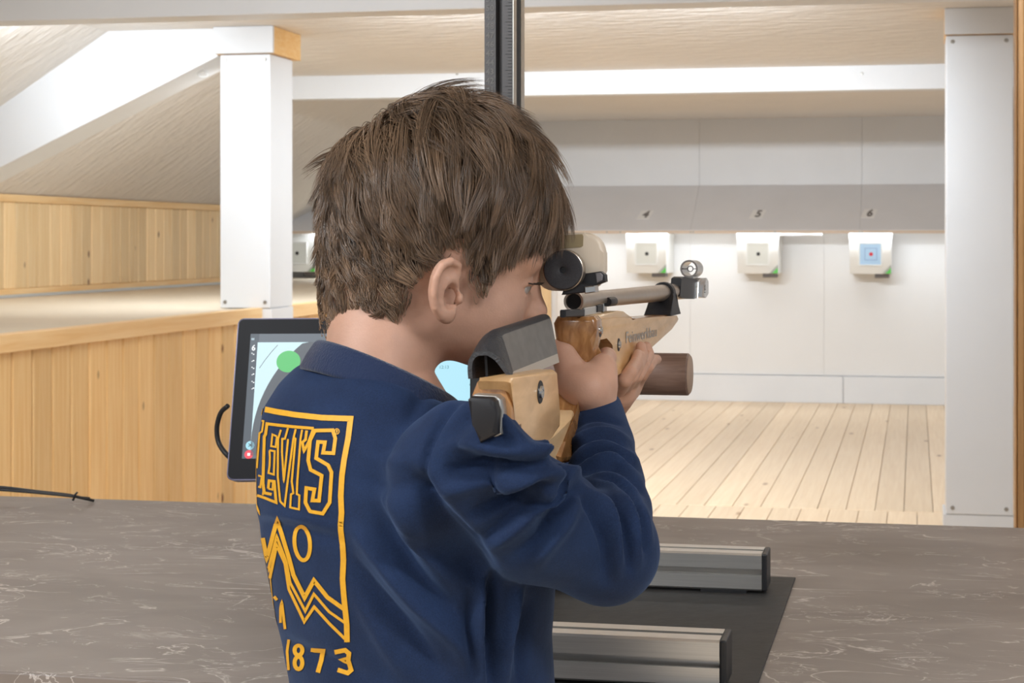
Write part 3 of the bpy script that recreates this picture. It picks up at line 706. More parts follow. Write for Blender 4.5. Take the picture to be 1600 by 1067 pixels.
# cheek piece: a bent shell, black on top and grey on its slanted side
s0 = s_at(790, 560); s1 = s_at(866, 530)
arch = [(731.5, 592), (730.5, 575), (733, 561), (742, 550.5), (757, 548), (766, 550), (779, 559), (793, 577), (801, 587), (808, 595)]
ar = [rs(x, y, s0) for x, y in arch]
fr_ = [rs(x, y, s1) for x, y in ((822, 560), (823, 530), (826, 508), (832, 497), (842, 492), (853, 491), (860, 497), (865, 518), (870, 545), (874, 566))]
bm = bmesh.new(); NS = 20; outer, inner = [], []
th = .0035
def inset(pts, t):
    out = []
    for i, p in enumerate(pts):
        a, b = pts[max(i-1, 0)], pts[min(i+1, len(pts)-1)]
        n = Vector((b[1]-a[1], -(b[0]-a[0]))).normalized(); out.append((p[0]+n.x*t, p[1]+n.y*t))
    return out
def smooth2(pts, n=3):
    q = spline([Vector((a, b, 0)) for a, b in pts], n); return [(v.x, v.y) for v in q]
sm_t = .20; s_m = s0+(s1-s0)*sm_t
mid = [rs(x, y, s_m) for x, y in ((748, 590), (747, 568), (749, 546), (755, 528), (766, 517), (778, 513.5), (788, 522), (796, 548), (803, 572), (809, 592))]
arS, frS, mdS = smooth2(ar), smooth2(fr_), smooth2(mid)
for k in range(NS+1):
    t = k/NS
    if t < sm_t: e_ = math.sin(t/sm_t*math.pi/2); sec = [((1-e_)*a[0]+e_*b[0], (1-e_)*a[1]+e_*b[1]) for a, b in zip(arS, mdS)]
    else: e_ = (t-sm_t)/(1-sm_t); sec = [((1-e_)*a[0]+e_*b[0], (1-e_)*a[1]+e_*b[1]) for a, b in zip(mdS, frS)]
    # the rear edge is cut at a slant: the right lower side reaches further back
    s = s0+(s1-s0)*t
    outer.append([bm.verts.new(RF(s, h, w_)) for w_, h in sec]); inner.append([bm.verts.new(RF(s, h, w_)) for w_, h in inset(sec, th)])
m_ = len(arS); mi = []
for A1, B1, flip in ((outer, None, 0), (inner, None, 1)):
    for a, b in zip(A1, A1[1:]):
        for i in range(m_-1):
            f = bm.faces.new((a[i], a[i+1], b[i+1], b[i]) if not flip else (a[i], b[i], b[i+1], a[i+1]))
            if not flip and i >= m_*0.62 and A1.index(a) >= 3: f.material_index = 1
            if not flip and i >= m_-3: f.material_index = 2
for A1, B1 in ((outer[0], inner[0]), (outer[-1], inner[-1])):
    for i in range(m_-1): bm.faces.new((A1[i], A1[i+1], B1[i+1], B1[i]))
for i in (0, m_-1):
    for k in range(NS): bm.faces.new((outer[k][i], outer[k+1][i], inner[k+1][i], inner[k][i]))
f = bm.faces.new(outer[-1][::-1])
bmobj('cheek_piece', bm, [blk_tex, cheek_g, cheek_edge], gun, angle=50)
bm = bmesh.new(); wm, hm = rs(762, 590, s0+.01); wm2, hm2 = rs(760, 556, s0+.01)
add_prism(bm, [(wm-.001, hm), (wm+.001, hm), (wm2+.001, hm2), (wm2-.001, hm2)], s0+.008, s1-.01, lambda a, b, c: RF(c, b, a)); bmobj('cheek_rib', bm, blk, gun)
# barrel
sb, hb = rw(896, 471, 0); sf, hf = rw(1077, 453.5, 0)
bx = (RF(sf, hf)-RF(sb, hb)).normalized(); bL = sf-sb
lathe('barrel', [(.0072, .012), (.0072, .0004), (.0092, 0), (.0096, .002), (.0096, .006), (.0082, .010), (.0086, bL*.25), (.0114, bL), (0, bL)], RF(sb, hb), bx, barrel_m, gun, 36)
lathe('barrel_plug', [(0, .006), (.0072, .006)], RF(sb, hb), bx, blk, gun, 24)
side('receiver_block', [(884, 484), (914, 482), (914, 495), (884, 496)], .0065, .001, blk, .001, 1)
side('loading_block', [(914, 481), (938, 476.5), (940, 489.5), (914, 494)], .0066, .001, mat('receiver_silver', (.62, .60, .57), .35, .8), .0008, 1)
side('breech_screw', [(934, 477), (942, 475), (942.5, 487), (934, 488)], .0078, .004, blk, .0008, 1)
side('breech_pin', [(943.5, 472), (948, 471), (948.5, 486.5), (943.5, 487.5)], .0075, .003, chrome, .0006, 1)
s, h = rw(949, 471.8, .0085); lathe('cocking_knob', [(0, 0), (.0042, 0), (.0046, .002), (.0046, .030), (.0040, .033), (0, .033)], RF(s, h, .0085), bx, blk, gun, 16)
# barrel support
s_, h_ = rw(1040, 460, 0)
bq = [rw(x, y, .006) for x, y in ((1003, 494), (1004.5, 481), (1008, 470), (1028, 463), (1036, 461), (1046, 477), (1050.5, 494))]
sA, sB = bq[0][0], bq[-1][0]
hl = bq[0][1]; hu = rw(1033, 457, 0)[1]
bm = bmesh.new()
prof = [(-.017, hl-.004), (.017, hl-.004)]+[(0.0138*math.cos(t), hu-.001+0.0138*math.sin(t)) for t in np.linspace(-.25, math.pi+.25, 15)]
add_prism(bm, prof, sB-.075, sB, lambda a, b, c: RF(c, b if b > hl+.001 else b, a), .0012, 1)
for v in bm.verts:                       # the support leans: its foot reaches back, its collar stays narrow
    q_ = v.co-RO; s = q_.dot(A_); h = q_.dot(Ur); t = min(max((h-hl)/(hu-hl), 0), 1)
    v.co += A_*(-(sB-s)*(0-.78*t) - .02*t)
bmobj('barrel_support', bm, blk, gun, angle=30)
# front sight
s, h = rw(1073, 455, .0)
side('sight_block', [(1064.5, 447), (1064.5, 434), (1069, 432), (1092, 436), (1094, 443), (1086, 447), (1091, 464), (1085, 467), (1066, 466), (1062, 463)], .0115, -.002, blk, .0015, 1)
side('weight_block', [(1092, 441), (1096, 434.5), (1104, 434), (1107.5, 438), (1107.5, 460), (1103, 465.5), (1091, 466)], .0145, .002, chrome, .002, 2)
V, Fs = text_geo('150', .016, 0, .0002, 2); a, b = rw(1101.5, 452, .0147)
tx = [rw(1101.5, 452, .0147)]
mesh('weight_mark', [RF(a+v.y*.9, b+v.x*.55, .0149) for v in V], Fs, mark_m, gun)
sc_, hc_ = rw(1078.5, 420, 0)
lathe('sight_tunnel', [(.0098, 0), (.0122, 0), (.0122, .055), (.0098, .055), (.0098, 0)], RF(sc_-.012, hc_), A_, chrome, gun, 32)
bm = bmesh.new(); add_lathe(bm, [(.0032, 0), (.0044, 0), (.0044, .0015), (.0032, .0015), (.0032, 0)], RF(sc_, hc_), A_, 24)
for sx in (-1, 1): add_prism(bm, [(sx*.0042, -.0006), (sx*.0100, -.0006), (sx*.0100, .0006), (sx*.0042, .0006)], sc_, sc_+.0015, lambda a, b, c: RF(c, hc_+b, a))
bmobj('sight_insert', bm, blk, gun)
prism('tunnel_foot', [(-.0065, hc_-.0185), (.0065, hc_-.0185), (.0055, hc_-.010), (-.0055, hc_-.010)], sc_-.010, sc_+.035, lambda a, b, c: RF(c, b, a), chrome, gun, .0008, 1)
# rear sight
lathe('eye_disc', [(.0026, .004), (.0030, .0005), (.0060, -.0008), (.0165, -.0004), (.0176, .0012), (.0176, .006), (.010, .009), (0, .009)], RF(0, 0), A_, mat('eye_disc', (.035, .033, .038), .6, noise=(900, .4, (1, 1, 1))), gun, 48)
lathe('eye_disc_rim', [(.0168, -.0002), (.0182, .0008), (.0184, .010), (.0170, .012)], RF(.0015, 0), A_, barrel_m, gun, 48)
lathe('aperture', [(0, .003), (.0026, .003)], RF(0, 0), A_, mat('aperture_dark', (.004, .004, .006), .3), gun, 20)
sp = .022
q0, q1 = rs(834, 363.5, sp), rs(943, 455, sp)
bpz = rrect(q0[0], q1[1], q1[0], q0[1], .018, 6)
prism('blinder', bpz, sp, sp+.016, lambda a, b, c: RF(c, b, a), blind_m, gun, .004, 3)
kq = [rs(x, y, sp-.0004) for x, y in ((872, 388.5), (874, 372), (879, 367.5), (910, 366), (911.5, 369), (911, 384), (908, 386))]
stk = prism('sticker', kq, sp-.0006, sp+.002, lambda a, b, c: RF(c, b, a), mat('sticker_tan', (.36, .28, .16), .5), gun)
def cross(name, pix, sa, sb_, m, bevel=.0008): return prism(name, [rs(x, y, sa) for x, y in pix], sa, sb_, lambda a, b, c: RF(c, b, a), m, gun, bevel, 1)
cross('sight_slide', [(902, 429), (938, 424), (945, 429), (946, 440), (928, 447), (900, 450)], .012, .023, blk)
cross('sight_base', [(877, 461), (882, 449), (903, 442), (926, 445), (926, 452), (912, 457)], .006, .03, blk)
cross('sight_clamp', [(913, 448), (929, 446), (930, 456.5), (913.5, 459)], .004, .02, chrome)
cross('sight_facet', [(930, 427), (938, 425.5), (942, 430), (941, 438), (932, 442)], .0108, .0125, mat('facet_grey', (.16, .15, .16), .35))
# trigger and its guard bar
s, h = rw(941, 545, 0)
tube('trigger', spline([RF(s, h+.018), RF(s+.003, h+.004), RF(s-.002, h-.010), RF(s-.005, h-.016)], 5), .0022, blk, gun, 8)
# ================================================================== implicit surfaces for the figure
def smin(a, b, k):
    h = np.clip(.5+.5*(b-a)/k, 0, 1); return b+(a-b)*h-k*h*(1-h)
def smax(a, b, k): return -smin(-a, -b, k)
def cone(p, a, b, ra, rb):
    a = np.array(a, np.float32); b = np.array(b, np.float32); ab = b-a
    t = np.clip(((p-a) @ ab)/float(ab @ ab), 0, 1)
    return np.linalg.norm(p-a-t[:, None]*ab, axis=1)-(ra+(rb-ra)*t)
def ell(p, c, r, M=None):
    q = p-np.array(c, np.float32)
    if M is not None: q = q @ np.array(M, np.float32).T
    r = np.array(r, np.float32); k0 = np.linalg.norm(q/r, axis=1); k1 = np.linalg.norm(q/(r*r), axis=1)
    return k0*(k0-1)/np.maximum(k1, 1e-9)
def chain(p, pts, rad, k=0.0):
    f = None
    for a, b, ra, rb in zip(pts, pts[1:], rad, rad[1:]):
        g = cone(p, a, b, ra, rb); f = g if f is None else (np.minimum(f, g) if k == 0 else smin(f, g, k))
    return f
def nets(fun, lo, hi, h, chunk=400000):
    """surface of fun = 0 on a grid, as vertices and quads"""
    lo, hi = np.array(lo), np.array(hi); n = np.ceil((hi-lo)/h).astype(int)+1
    ax = [lo[i]+h*np.arange(n[i]) for i in range(3)]
    G = np.stack(np.meshgrid(*ax, indexing='ij'), -1).reshape(-1, 3).astype(np.float32)
    st = 4; nc = -(-n//st)+1                       # a coarse pass first, fine values only near the surface
    axc = [lo[i]+h*st*np.arange(nc[i]) for i in range(3)]
    Gc = np.stack(np.meshgrid(*axc, indexing='ij'), -1).reshape(-1, 3).astype(np.float32)
    Vc = np.concatenate([fun(Gc[i:i+chunk]) for i in range(0, len(Gc), chunk)]).reshape(nc)
    ix = [np.minimum((np.arange(n[i])+st//2)//st, nc[i]-1) for i in range(3)]
    V = Vc[np.ix_(*ix)].astype(np.float32).ravel()
    nearm = np.nonzero(np.abs(V) < h*st*1.9)[0]
    for i in range(0, len(nearm), chunk): V[nearm[i:i+chunk]] = fun(G[nearm[i:i+chunk]])
    V = V.reshape(n)
    ins = V < 0; c = [slice(None, -1), slice(1, None)]
    cnt = np.zeros(n-1, np.float32); acc = np.zeros((*(n-1), 3), np.float32)
    E = [((0, 0, 0), (1, 0, 0)), ((0, 1, 0), (1, 1, 0)), ((0, 0, 1), (1, 0, 1)), ((0, 1, 1), (1, 1, 1)), ((0, 0, 0), (0, 1, 0)), ((1, 0, 0), (1, 1, 0)),
         ((0, 0, 1), (0, 1, 1)), ((1, 0, 1), (1, 1, 1)), ((0, 0, 0), (0, 0, 1)), ((1, 0, 0), (1, 0, 1)), ((0, 1, 0), (0, 1, 1)), ((1, 1, 0), (1, 1, 1))]
    for a, b in E:
        va = V[c[a[0]], c[a[1]], c[a[2]]]; vb = V[c[b[0]], c[b[1]], c[b[2]]]; m = (va < 0) != (vb < 0)
        t = np.where(m, va/np.where(m, va-vb, 1), 0)
        cnt += m
        for i in range(3): acc[..., i] += np.where(m, a[i]+(b[i]-a[i])*t, 0)
    cell = cnt > 0; idx = -np.ones(n-1, int); idx[cell] = np.arange(cell.sum())
    base = np.stack(np.nonzero(cell), -1)
    pos = lo+h*(base+acc[cell]/cnt[cell][:, None])
    Q = []
    for axis in range(3):
        o1, o2 = (axis+1) % 3, (axis+2) % 3
        sl = [slice(None)]*3; sl[axis] = slice(None, -1); s2_ = [slice(None)]*3; s2_[axis] = slice(1, None)
        a_, b_ = ins[tuple(sl)], ins[tuple(s2_)]
        I = np.stack(np.nonzero(a_ != b_), -1); I = I[(I[:, o1] > 0) & (I[:, o2] > 0) & (I[:, o1] < n[o1]-1) & (I[:, o2] < n[o2]-1)]
        fl = a_[tuple(I.T)]
        def cidx(d1, d2):
            J = I.copy(); J[:, o1] -= d1; J[:, o2] -= d2; return idx[tuple(J.T)]
        q = np.stack([cidx(1, 1), cidx(0, 1), cidx(0, 0), cidx(1, 0)], -1)
        q[~fl] = q[~fl][:, ::-1]; Q.append(q)
    return pos, np.concatenate(Q)
def relax(pos, quads, it=2, lam=.5):
    e = np.concatenate([quads[:, [0, 1]], quads[:, [1, 2]], quads[:, [2, 3]], quads[:, [3, 0]]])
    for _ in range(it):
        s = np.zeros_like(pos); n = np.zeros(len(pos))
        for a, b in ((0, 1), (1, 0)):
            for i in range(3): s[:, i] += np.bincount(e[:, a], pos[e[:, b], i], len(pos))
            n += np.bincount(e[:, a], minlength=len(pos))
        pos = pos+lam*(s/np.maximum(n, 1)[:, None]-pos)
    return pos
def normals(pos, quads):
    fn = np.cross(pos[quads[:, 2]]-pos[quads[:, 0]], pos[quads[:, 3]]-pos[quads[:, 1]])
    vn = np.zeros_like(pos)
    for k in range(4):
        for i in range(3): vn[:, i] += np.bincount(quads[:, k], fn[:, i], len(pos))
    return vn/np.maximum(np.linalg.norm(vn, axis=1), 1e-12)[:, None]
# a frame at the photographer's place: r to the right, d away, u up
def Q(px, py, d): return np.array(((px-CX)/F*d, d, -(py-CY)/F*d))
def toW(p):
    p = np.asarray(p, float); return np.stack([p[..., 0]*cT-p[..., 1]*sT, p[..., 0]*sT+p[..., 1]*cT, p[..., 2]+H], -1)
def pix(p): return CX+F*p[:, 0]/p[:, 1], CY-F*p[:, 2]/p[:, 1]
def qmesh(name, pos, quads, m, parent, smooth=True):
    me = bpy.data.meshes.new(name); w_ = toW(pos)
    me.vertices.add(len(w_)); me.vertices.foreach_set('co', w_.ravel())
    nq = len(quads); k = quads.shape[1]
    me.loops.add(nq*k); me.loops.foreach_set('vertex_index', quads.astype(np.int32).ravel())
    me.polygons.add(nq); me.polygons.foreach_set('loop_start', np.arange(0, nq*k, k, dtype=np.int32))
    me.update(calc_edges=True); me.validate()
    if smooth: me.shade_smooth()
    return link(name, me, m, parent)
def join(parts):
    P_, Q_, n = [], [], 0
    for p, q in parts: P_.append(p); Q_.append(q+n); n += len(p)
    return np.concatenate(P_), np.concatenate(Q_)

PHI = math.radians(48); Rv = np.array((math.cos(PHI), -math.sin(PHI), 0)); Cv = np.array((math.sin(PHI), math.cos(PHI), 0))   # the boy's right, and his front
boy_base = toW(Q(650, 400, 1.25)); person = empty('person', (boy_base[0], boy_base[1], 0), 'child in navy sweatshirt with yellow back print, aiming the rifle', 'person')

# ------------------------------------------------------------------ materials
def skin():
    m = mat('skin', (.57, .325, .23), .48, sss=.12, spec=.35, noise=(60, .10, (1, 1, 1)), bump=(500, .06, (1, 1, 1)))
    return m
skin_m = skin()
def cloth():
    m = bpy.data.materials.new('navy_jersey'); m.use_nodes = True; nt = m.node_tree; N = nt.nodes; L = nt.links; b = N['Principled BSDF']
    b.inputs['Roughness'].default_value = .85; b.inputs['Specular IOR Level'].default_value = .25
    b.inputs['Sheen Weight'].default_value = .16; b.inputs['Sheen Roughness'].default_value = .45; b.inputs['Sheen Tint'].default_value = (.35, .55, 1, 1)
    geo = N.new('ShaderNodeNewGeometry')
    def noise(sc, det):
        n = N.new('ShaderNodeTexNoise'); n.inputs['Scale'].default_value = sc; n.inputs['Detail'].default_value = det; L.new(geo.outputs['Position'], n.inputs['Vector']); return n.outputs['Fac']
    r = N.new('ShaderNodeValToRGB'); e = r.color_ramp.elements; e[0].position = .3; e[0].color = (.0045, .011, .036, 1); e[1].position = .72; e[1].color = (.012, .029, .082, 1)
    mx = N.new('ShaderNodeMath'); mx.operation = 'MULTIPLY_ADD'; mx.inputs[1].default_value = .5; L.new(noise(22, 3), mx.inputs[0])
    m2 = N.new('ShaderNodeMath'); m2.operation = 'MULTIPLY'; m2.inputs[1].default_value = .5; L.new(noise(900, 2), m2.inputs[0]); L.new(m2.outputs[0], mx.inputs[2])
    L.new(mx.outputs[0], r.inputs[0]); L.new(r.outputs[0], b.inputs['Base Color'])
    bp = N.new('ShaderNodeBump'); bp.inputs['Strength'].default_value = .25; bp.inputs['Distance'].default_value = .004
    h = N.new('ShaderNodeMath'); h.operation = 'MULTIPLY_ADD'; h.inputs[1].default_value = .25; L.new(noise(1400, 2), h.inputs[0]); L.new(noise(38, 4), h.inputs[2])
    L.new(h.outputs[0], bp.inputs['Height']); L.new(bp.outputs[0], b.inputs['Normal'])
    return m
cloth_m = cloth()

# ------------------------------------------------------------------ sweatshirt
LV = np.array([  # y in photo at d 1.25, left edge, half across R, half along C
    (520, 480, .070, .062), (560, 474, .076, .062), (580, 456, .083, .065), (600, 436, .090, .070), (640, 411, .108, .084), (700, 400, .133, .099), (760, 396, .148, .106), (800, 397, .150, .107),
    (850, 405, .147, .105), (920, 420, .140, .102), (980, 432, .134, .099), (1067, 450, .130, .096), (1160, 452, .134, .099), (1240, 452, .136, .100)], float)
LU = -(LV[:, 0]-CY)/F*1.25
hwv = np.sqrt((LV[:, 2]*Rv[0])**2+(LV[:, 3]*Cv[0])**2)
LC = (LV[:, 1]-CX)/F*1.25+hwv
o_ = np.argsort(LU)
SH = Q(716, 742, 1.125); MA = Q(838, 814, 1.135); EL = Q(948, 862, 1.165)
F1 = Q(953, 800, 1.215); F2 = Q(946, 750, 1.26); F3 = Q(941, 700, 1.305); WR = Q(928, 640, 1.350)
lSH, lEL, lWR = Q(560, 690, 1.36), Q(868, 822, 1.50), Q(938, 655, 1.61)
cc = Q(600, 588, 1.25)
def cut(p, f, c, n, k=.004):
    n = np.array(n); n = n/np.linalg.norm(n); return smax(f, (p-np.array(c)) @ n.astype(np.float32), k)
fdir = (WR-F3); fdir = fdir/np.linalg.norm(fdir)
ldir = (lWR-lEL); ldir = ldir/np.linalg.norm(ldir)
CUFF = WR+fdir*.002; LCUFF = lWR-ldir*.005
def shirt(p):
    u = p[:, 2]; c = np.interp(u, LU[o_], LC[o_]); a = np.interp(u, LU[o_], LV[o_, 2]); b = np.interp(u, LU[o_], LV[o_, 3])
    x = p[:, 0]-c; y = p[:, 1]-1.25; q1 = x*Rv[0]+y*Rv[1]; q2 = x*Cv[0]+y*Cv[1]
    k = (np.abs(q1/a)**2.25+np.abs(q2/b)**2.25)**(1/2.25)
    t = (k-1)*np.minimum(a, b)
    nn = (Cv*.5+np.array((0, 0, 1)))/math.sqrt(1.25)
    t = smax(t, (p-cc.astype(np.float32)) @ nn.astype(np.float32)+.011, .012); t = smax(t, LU.min()-u, .01)
    arm = chain(p, [SH, MA, EL], [.0530, .0455, .0385], .01)
    t = smin(t, arm, .013)
    t = smin(t, chain(p, [Q(712, 664, 1.120), Q(742, 664, 1.098), Q(775, 683, 1.078), Q(805, 713, 1.078), Q(838, 742, 1.088)], [.018, .0175, .018, .017, .016], .004), .012)
    fo_ = chain(p, [EL, F1, F2, F3, WR], [.0385, .0340, .0318, .0276, .0246], .006)
    fo_ = smin(fo_, chain(p, [F3+(WR-F3)*.15, WR+fdir*.02], [.0284, .0246], .004), .004)
    fo_ = cut(p, fo_, CUFF, fdir, .003)
    t = smin(t, fo_, .016)
    l = chain(p, [lSH, lEL], [.046, .036], .02); t = smin(t, l, .03)
    lf = cut(p, chain(p, [lEL, lWR], [.034, .024]), LCUFF, ldir); return smin(t, lf, .01)
print('shirt')
sp_, sq_ = nets(shirt, (-.44, 1.02, -.475), (.02, 1.78, -.075), .0032)
sp_ = relax(sp_, sq_, 2, .5)

# folds laid into the cloth along lines seen in the photograph: (points, depth in mm, width in px)
FOLDS = [
    ([(737, 614), (708, 634), (688, 660), (668, 705), (656, 752), (652, 775)], -3.5, 5),
    ([(745, 628), (772, 650), (800, 680), (832, 710)], 5, 10), ([(720, 660), (745, 650), (770, 665), (790, 690)], -4, 10),
    ([(700, 700), (740, 690), (790, 705), (842, 716)], 6, 11), ([(705, 730), (760, 725), (820, 727), (850, 722)], -6, 9),
    ([(850, 716), (843, 706), (832, 700)], 6, 8),
    ([(690, 772), (740, 757), (800, 748), (858, 741), (893, 742)], 7, 12), ([(740, 800), (790, 778), (835, 757), (866, 752)], -6, 10),
    ([(770, 850), (805, 825), (845, 790), (880, 758), (897, 745)], 8, 12), ([(745, 850), (770, 830), (800, 806), (840, 775)], -4, 9),
    ([(800, 872), (840, 840), (865, 800), (890, 765)], -6, 10), ([(835, 882), (858, 850), (885, 815), (905, 770)], 4.5, 11),
    ([(905, 757), (945, 790), (962, 840), (966, 895)], 5, 9), ([(900, 765), (930, 800), (946, 850), (948, 905)], -5, 9),
    ([(908, 748), (960, 768), (990, 815), (996, 880)], 5, 8), ([(906, 752), (952, 778), (975, 820), (984, 885)], -5, 7),
    ([(915, 742), (965, 752), (1000, 795), (1014, 845)], 4, 7), ([(912, 745), (962, 759), (996, 806), (1006, 860)], -4, 6),
    ([(890, 700), (915, 684), (950, 679), (985, 692)], 4.5, 7), ([(889, 712), (915, 694), (950, 689), (988, 704)], -4.5, 6),
    ([(890, 724), (920, 704), (955, 698), (994, 718)], 4.5, 7), ([(891, 736), (925, 714), (960, 709), (999, 736)], -5, 6),
    ([(895, 742), (930, 723), (965, 720), (1004, 752)], 5, 7), ([(900, 746), (935, 732), (970, 732), (1010, 772)], -4.5, 6),
    ([(893, 672), (915, 657), (940, 654), (975, 664)], -2.2, 4),
    ([(640, 735), (655, 770), (680, 820), (725, 872), (757, 905)], -9, 15), ([(655, 752), (690, 800), (730, 845), (760, 880)], -6, 13),
    ([(600, 760), (630, 800), (665, 860), (700, 905)], 6, 15), ([(590, 800), (620, 850), (665, 910), (720, 965)], -5, 12),
    ([(560, 830), (600, 880), (650, 940), (715, 1005), (740, 1060)], 6, 14), ([(545, 870), (590, 930), (640, 985), (690, 1050)], -5, 12),
    ([(757, 905), (750, 950), (748, 1000), (754, 1067)], 7, 8), ([(772, 905), (765, 960), (768, 1067)], -8, 9), ([(812, 915), (800, 960), (790, 1010), (788, 1067)], 6, 7), ([(825, 940), (815, 1000), (812, 1067)], -4, 8),
    ([(735, 930), (735, 990), (738, 1067)], -5, 8),
    ([(400, 815), (440, 825), (500, 838), (545, 850)], -2.5, 9), ([(405, 800), (450, 806), (520, 822)], 2, 8),
    ([(560, 700), (600, 720), (650, 725)], 2.5, 14), ([(560, 745), (600, 760), (645, 762)], -2.5, 12),
    ([(430, 1000), (480, 1020), (560, 1050)], -2.5, 12), ([(560, 930), (600, 1000), (640, 1060)], 3, 14),
    ([(520, 590), (570, 612), (640, 628)], 1.6, 16), ([(680, 600), (655, 625), (640, 660)], -2, 12)]
def fold(pos, quads, folds):
    N_ = normals(pos, quads); x, y = pix(pos); view = pos/np.linalg.norm(pos, axis=1)[:, None]
    face = np.clip(-(N_*view).sum(1)*2.2+.25, 0, 1); face = face*(pos[:, 1] < 1.50)
    disp = np.zeros(len(pos))
    for pts, amp, wd in folds:
        pl = np.array([(v.x, v.y) for v in spline([Vector((a, b, 0)) for a, b in pts], 6)]); m = len(pl)-1
        sel = np.nonzero((face > 0) & (x > pl[:, 0].min()-40) & (x < pl[:, 0].max()+40) & (y > pl[:, 1].min()-40) & (y < pl[:, 1].max()+40))[0]
        if not len(sel): continue
        q = np.stack([x[sel], y[sel]], -1); best = np.full(len(sel), 1e9); tt = np.zeros(len(sel))
        for i in range(m):
            ab = pl[i+1]-pl[i]; t = np.clip(((q-pl[i]) @ ab)/max(ab @ ab, 1e-9), 0, 1)
            dd = np.linalg.norm(q-pl[i]-t[:, None]*ab, axis=1); w_ = dd < best; best[w_] = dd[w_]; tt[w_] = (i+t[w_])/m
        env = np.sin(np.pi*np.clip(tt*.9+.05, 0, 1))**.6
        disp[sel] += face[sel]*env*amp*.0018*np.exp(-(best/wd)**2)
    return pos+N_*disp[:, None]
sp_ = fold(sp_, sq_, FOLDS); sp_ = relax(sp_, sq_, 1, .35)
sweat = qmesh('sweatshirt', sp_, sq_, cloth_m, person); sweat['label'] = 'navy long-sleeved sweatshirt'
# collar band
cc = Q(600, 588, 1.25); ring0, ring1, ring2, ring3 = [], [], [], []
nC = 72
for i in range(nC):
    t = 2*math.pi*i/nC; c_, s_ = math.cos(t), math.sin(t)
    def rp_(ra, rc_, du): return cc+Rv*(ra+.004)*c_+Rv*.006+Cv*rc_*s_+np.array((0, 0, 1))*(du-.50*.058*s_-.004*c_)
    ring0.append([rp_(.0585, .0535, .001), rp_(.061, .0565, .004), rp_(.0635, .059, .002), rp_(.0700, .0655, -.0075), rp_(.0745, .070, -.0165), rp_(.0755, .0705, -.0195), rp_(.073, .068, -.021), rp_(.068, .063, -.020)])
V = np.array(ring0).reshape(-1, 3); kk = len(ring0[0])
qd = [[i*kk+j, ((i+1) % nC)*kk+j, ((i+1) % nC)*kk+(j+1) % kk, i*kk+(j+1) % kk] for i in range(nC) for j in range(kk)]
rib = mat('navy_rib', (.013, .024, .065), .85, spec=.25, bump=(700, .3, (1, 1, .05)), sheen=.3)
qmesh('collar', V, np.array(qd)[:, ::-1], rib, sweat)
# ------------------------------------------------------------------ trousers and shoes (below the frame)
hip = np.array(((652-CX)/F*1.25, 1.25, -.47)); 
def trousers(p):
    f = ell(p, hip+np.array((0, 0, -.03)), (.105, .095, .12))
    for sg in (-1, 1):
        h0 = hip+Rv*.06*sg+np.array((0, 0, -.10)); k0 = hip+Rv*.085*sg+Cv*.015+np.array((0, 0, -.50)); a0 = hip+Rv*.10*sg-Cv*.01+np.array((0, 0, -.90))
        f = smin(f, chain(p, [h0, k0, a0], [.082, .062, .052]), .03)
    return f
tp_, tq_ = nets(trousers, hip+np.array((-.28, -.25, -.97)), hip+np.array((.28, .25, .10)), .010)
qmesh('trousers', relax(tp_, tq_, 2), tq_, mat('denim', (.03, .045, .09), .8, noise=(200, .3, (1, 1, 1))), person)
shoe_m = mat('shoe_dark', (.05, .05, .055), .6)
for sg in (-1, 1):
    a0 = hip+Rv*.10*sg; z0 = -1.43
    def shoe(p):
        f = chain(p, [a0+np.array((0, 0, z0-hip[2]+.055))-Cv*.04, a0+np.array((0, 0, z0-hip[2]+.04))+Cv*.06, a0+np.array((0, 0, z0-hip[2]+.032))+Cv*.13], [.042, .042, .034], .02)
        f = smin(f, cone(p, a0+np.array((0, 0, z0-hip[2]+.06))-Cv*.02, a0+np.array((0, 0, z0-hip[2]+.12))-Cv*.02, .04, .04), .02)
        return smax(f, z0-p[:, 2], .006)
    p_, q_ = nets(shoe, a0+np.array((-.2, -.2, z0-hip[2]-.02)), a0+np.array((.2, .2, z0-hip[2]+.2)), .006)
    qmesh('shoe', relax(p_, q_, 2), q_, shoe_m, person)

# ------------------------------------------------------------------ head, neck and hands: the skin
AZ, PT, RL = math.radians(18), math.radians(12), math.radians(4)
hf_ = np.array((math.cos(AZ)*math.cos(PT), math.sin(AZ)*math.cos(PT), -math.sin(PT)))
hu_ = np.array((math.cos(AZ)*math.sin(PT), math.sin(AZ)*math.sin(PT), math.cos(PT))); hl_ = np.cross(hu_, hf_)     # left of the boy
hu_, hl_ = hu_*math.cos(RL)-hl_*math.sin(RL), hl_*math.cos(RL)+hu_*math.sin(RL)
HC = Q(688, 352, 1.29); HS = 1.0; HM = np.stack([hf_, hl_, hu_])       # rows: forward, left, up
def hl2w(q): return HC+np.asarray(q)*HS @ HM
def w2hl(p): return (p-HC.astype(np.float32)) @ HM.T.astype(np.float32)/HS
def skull(q): return ell(q, (-.001, 0, 0), (.0965, .0755, .0985))
neck_b = w2hl(np.array([Q(590, 585, 1.25)]))[0]; neck_c = w2hl(np.array([Q(600, 680, 1.25)]))[0]
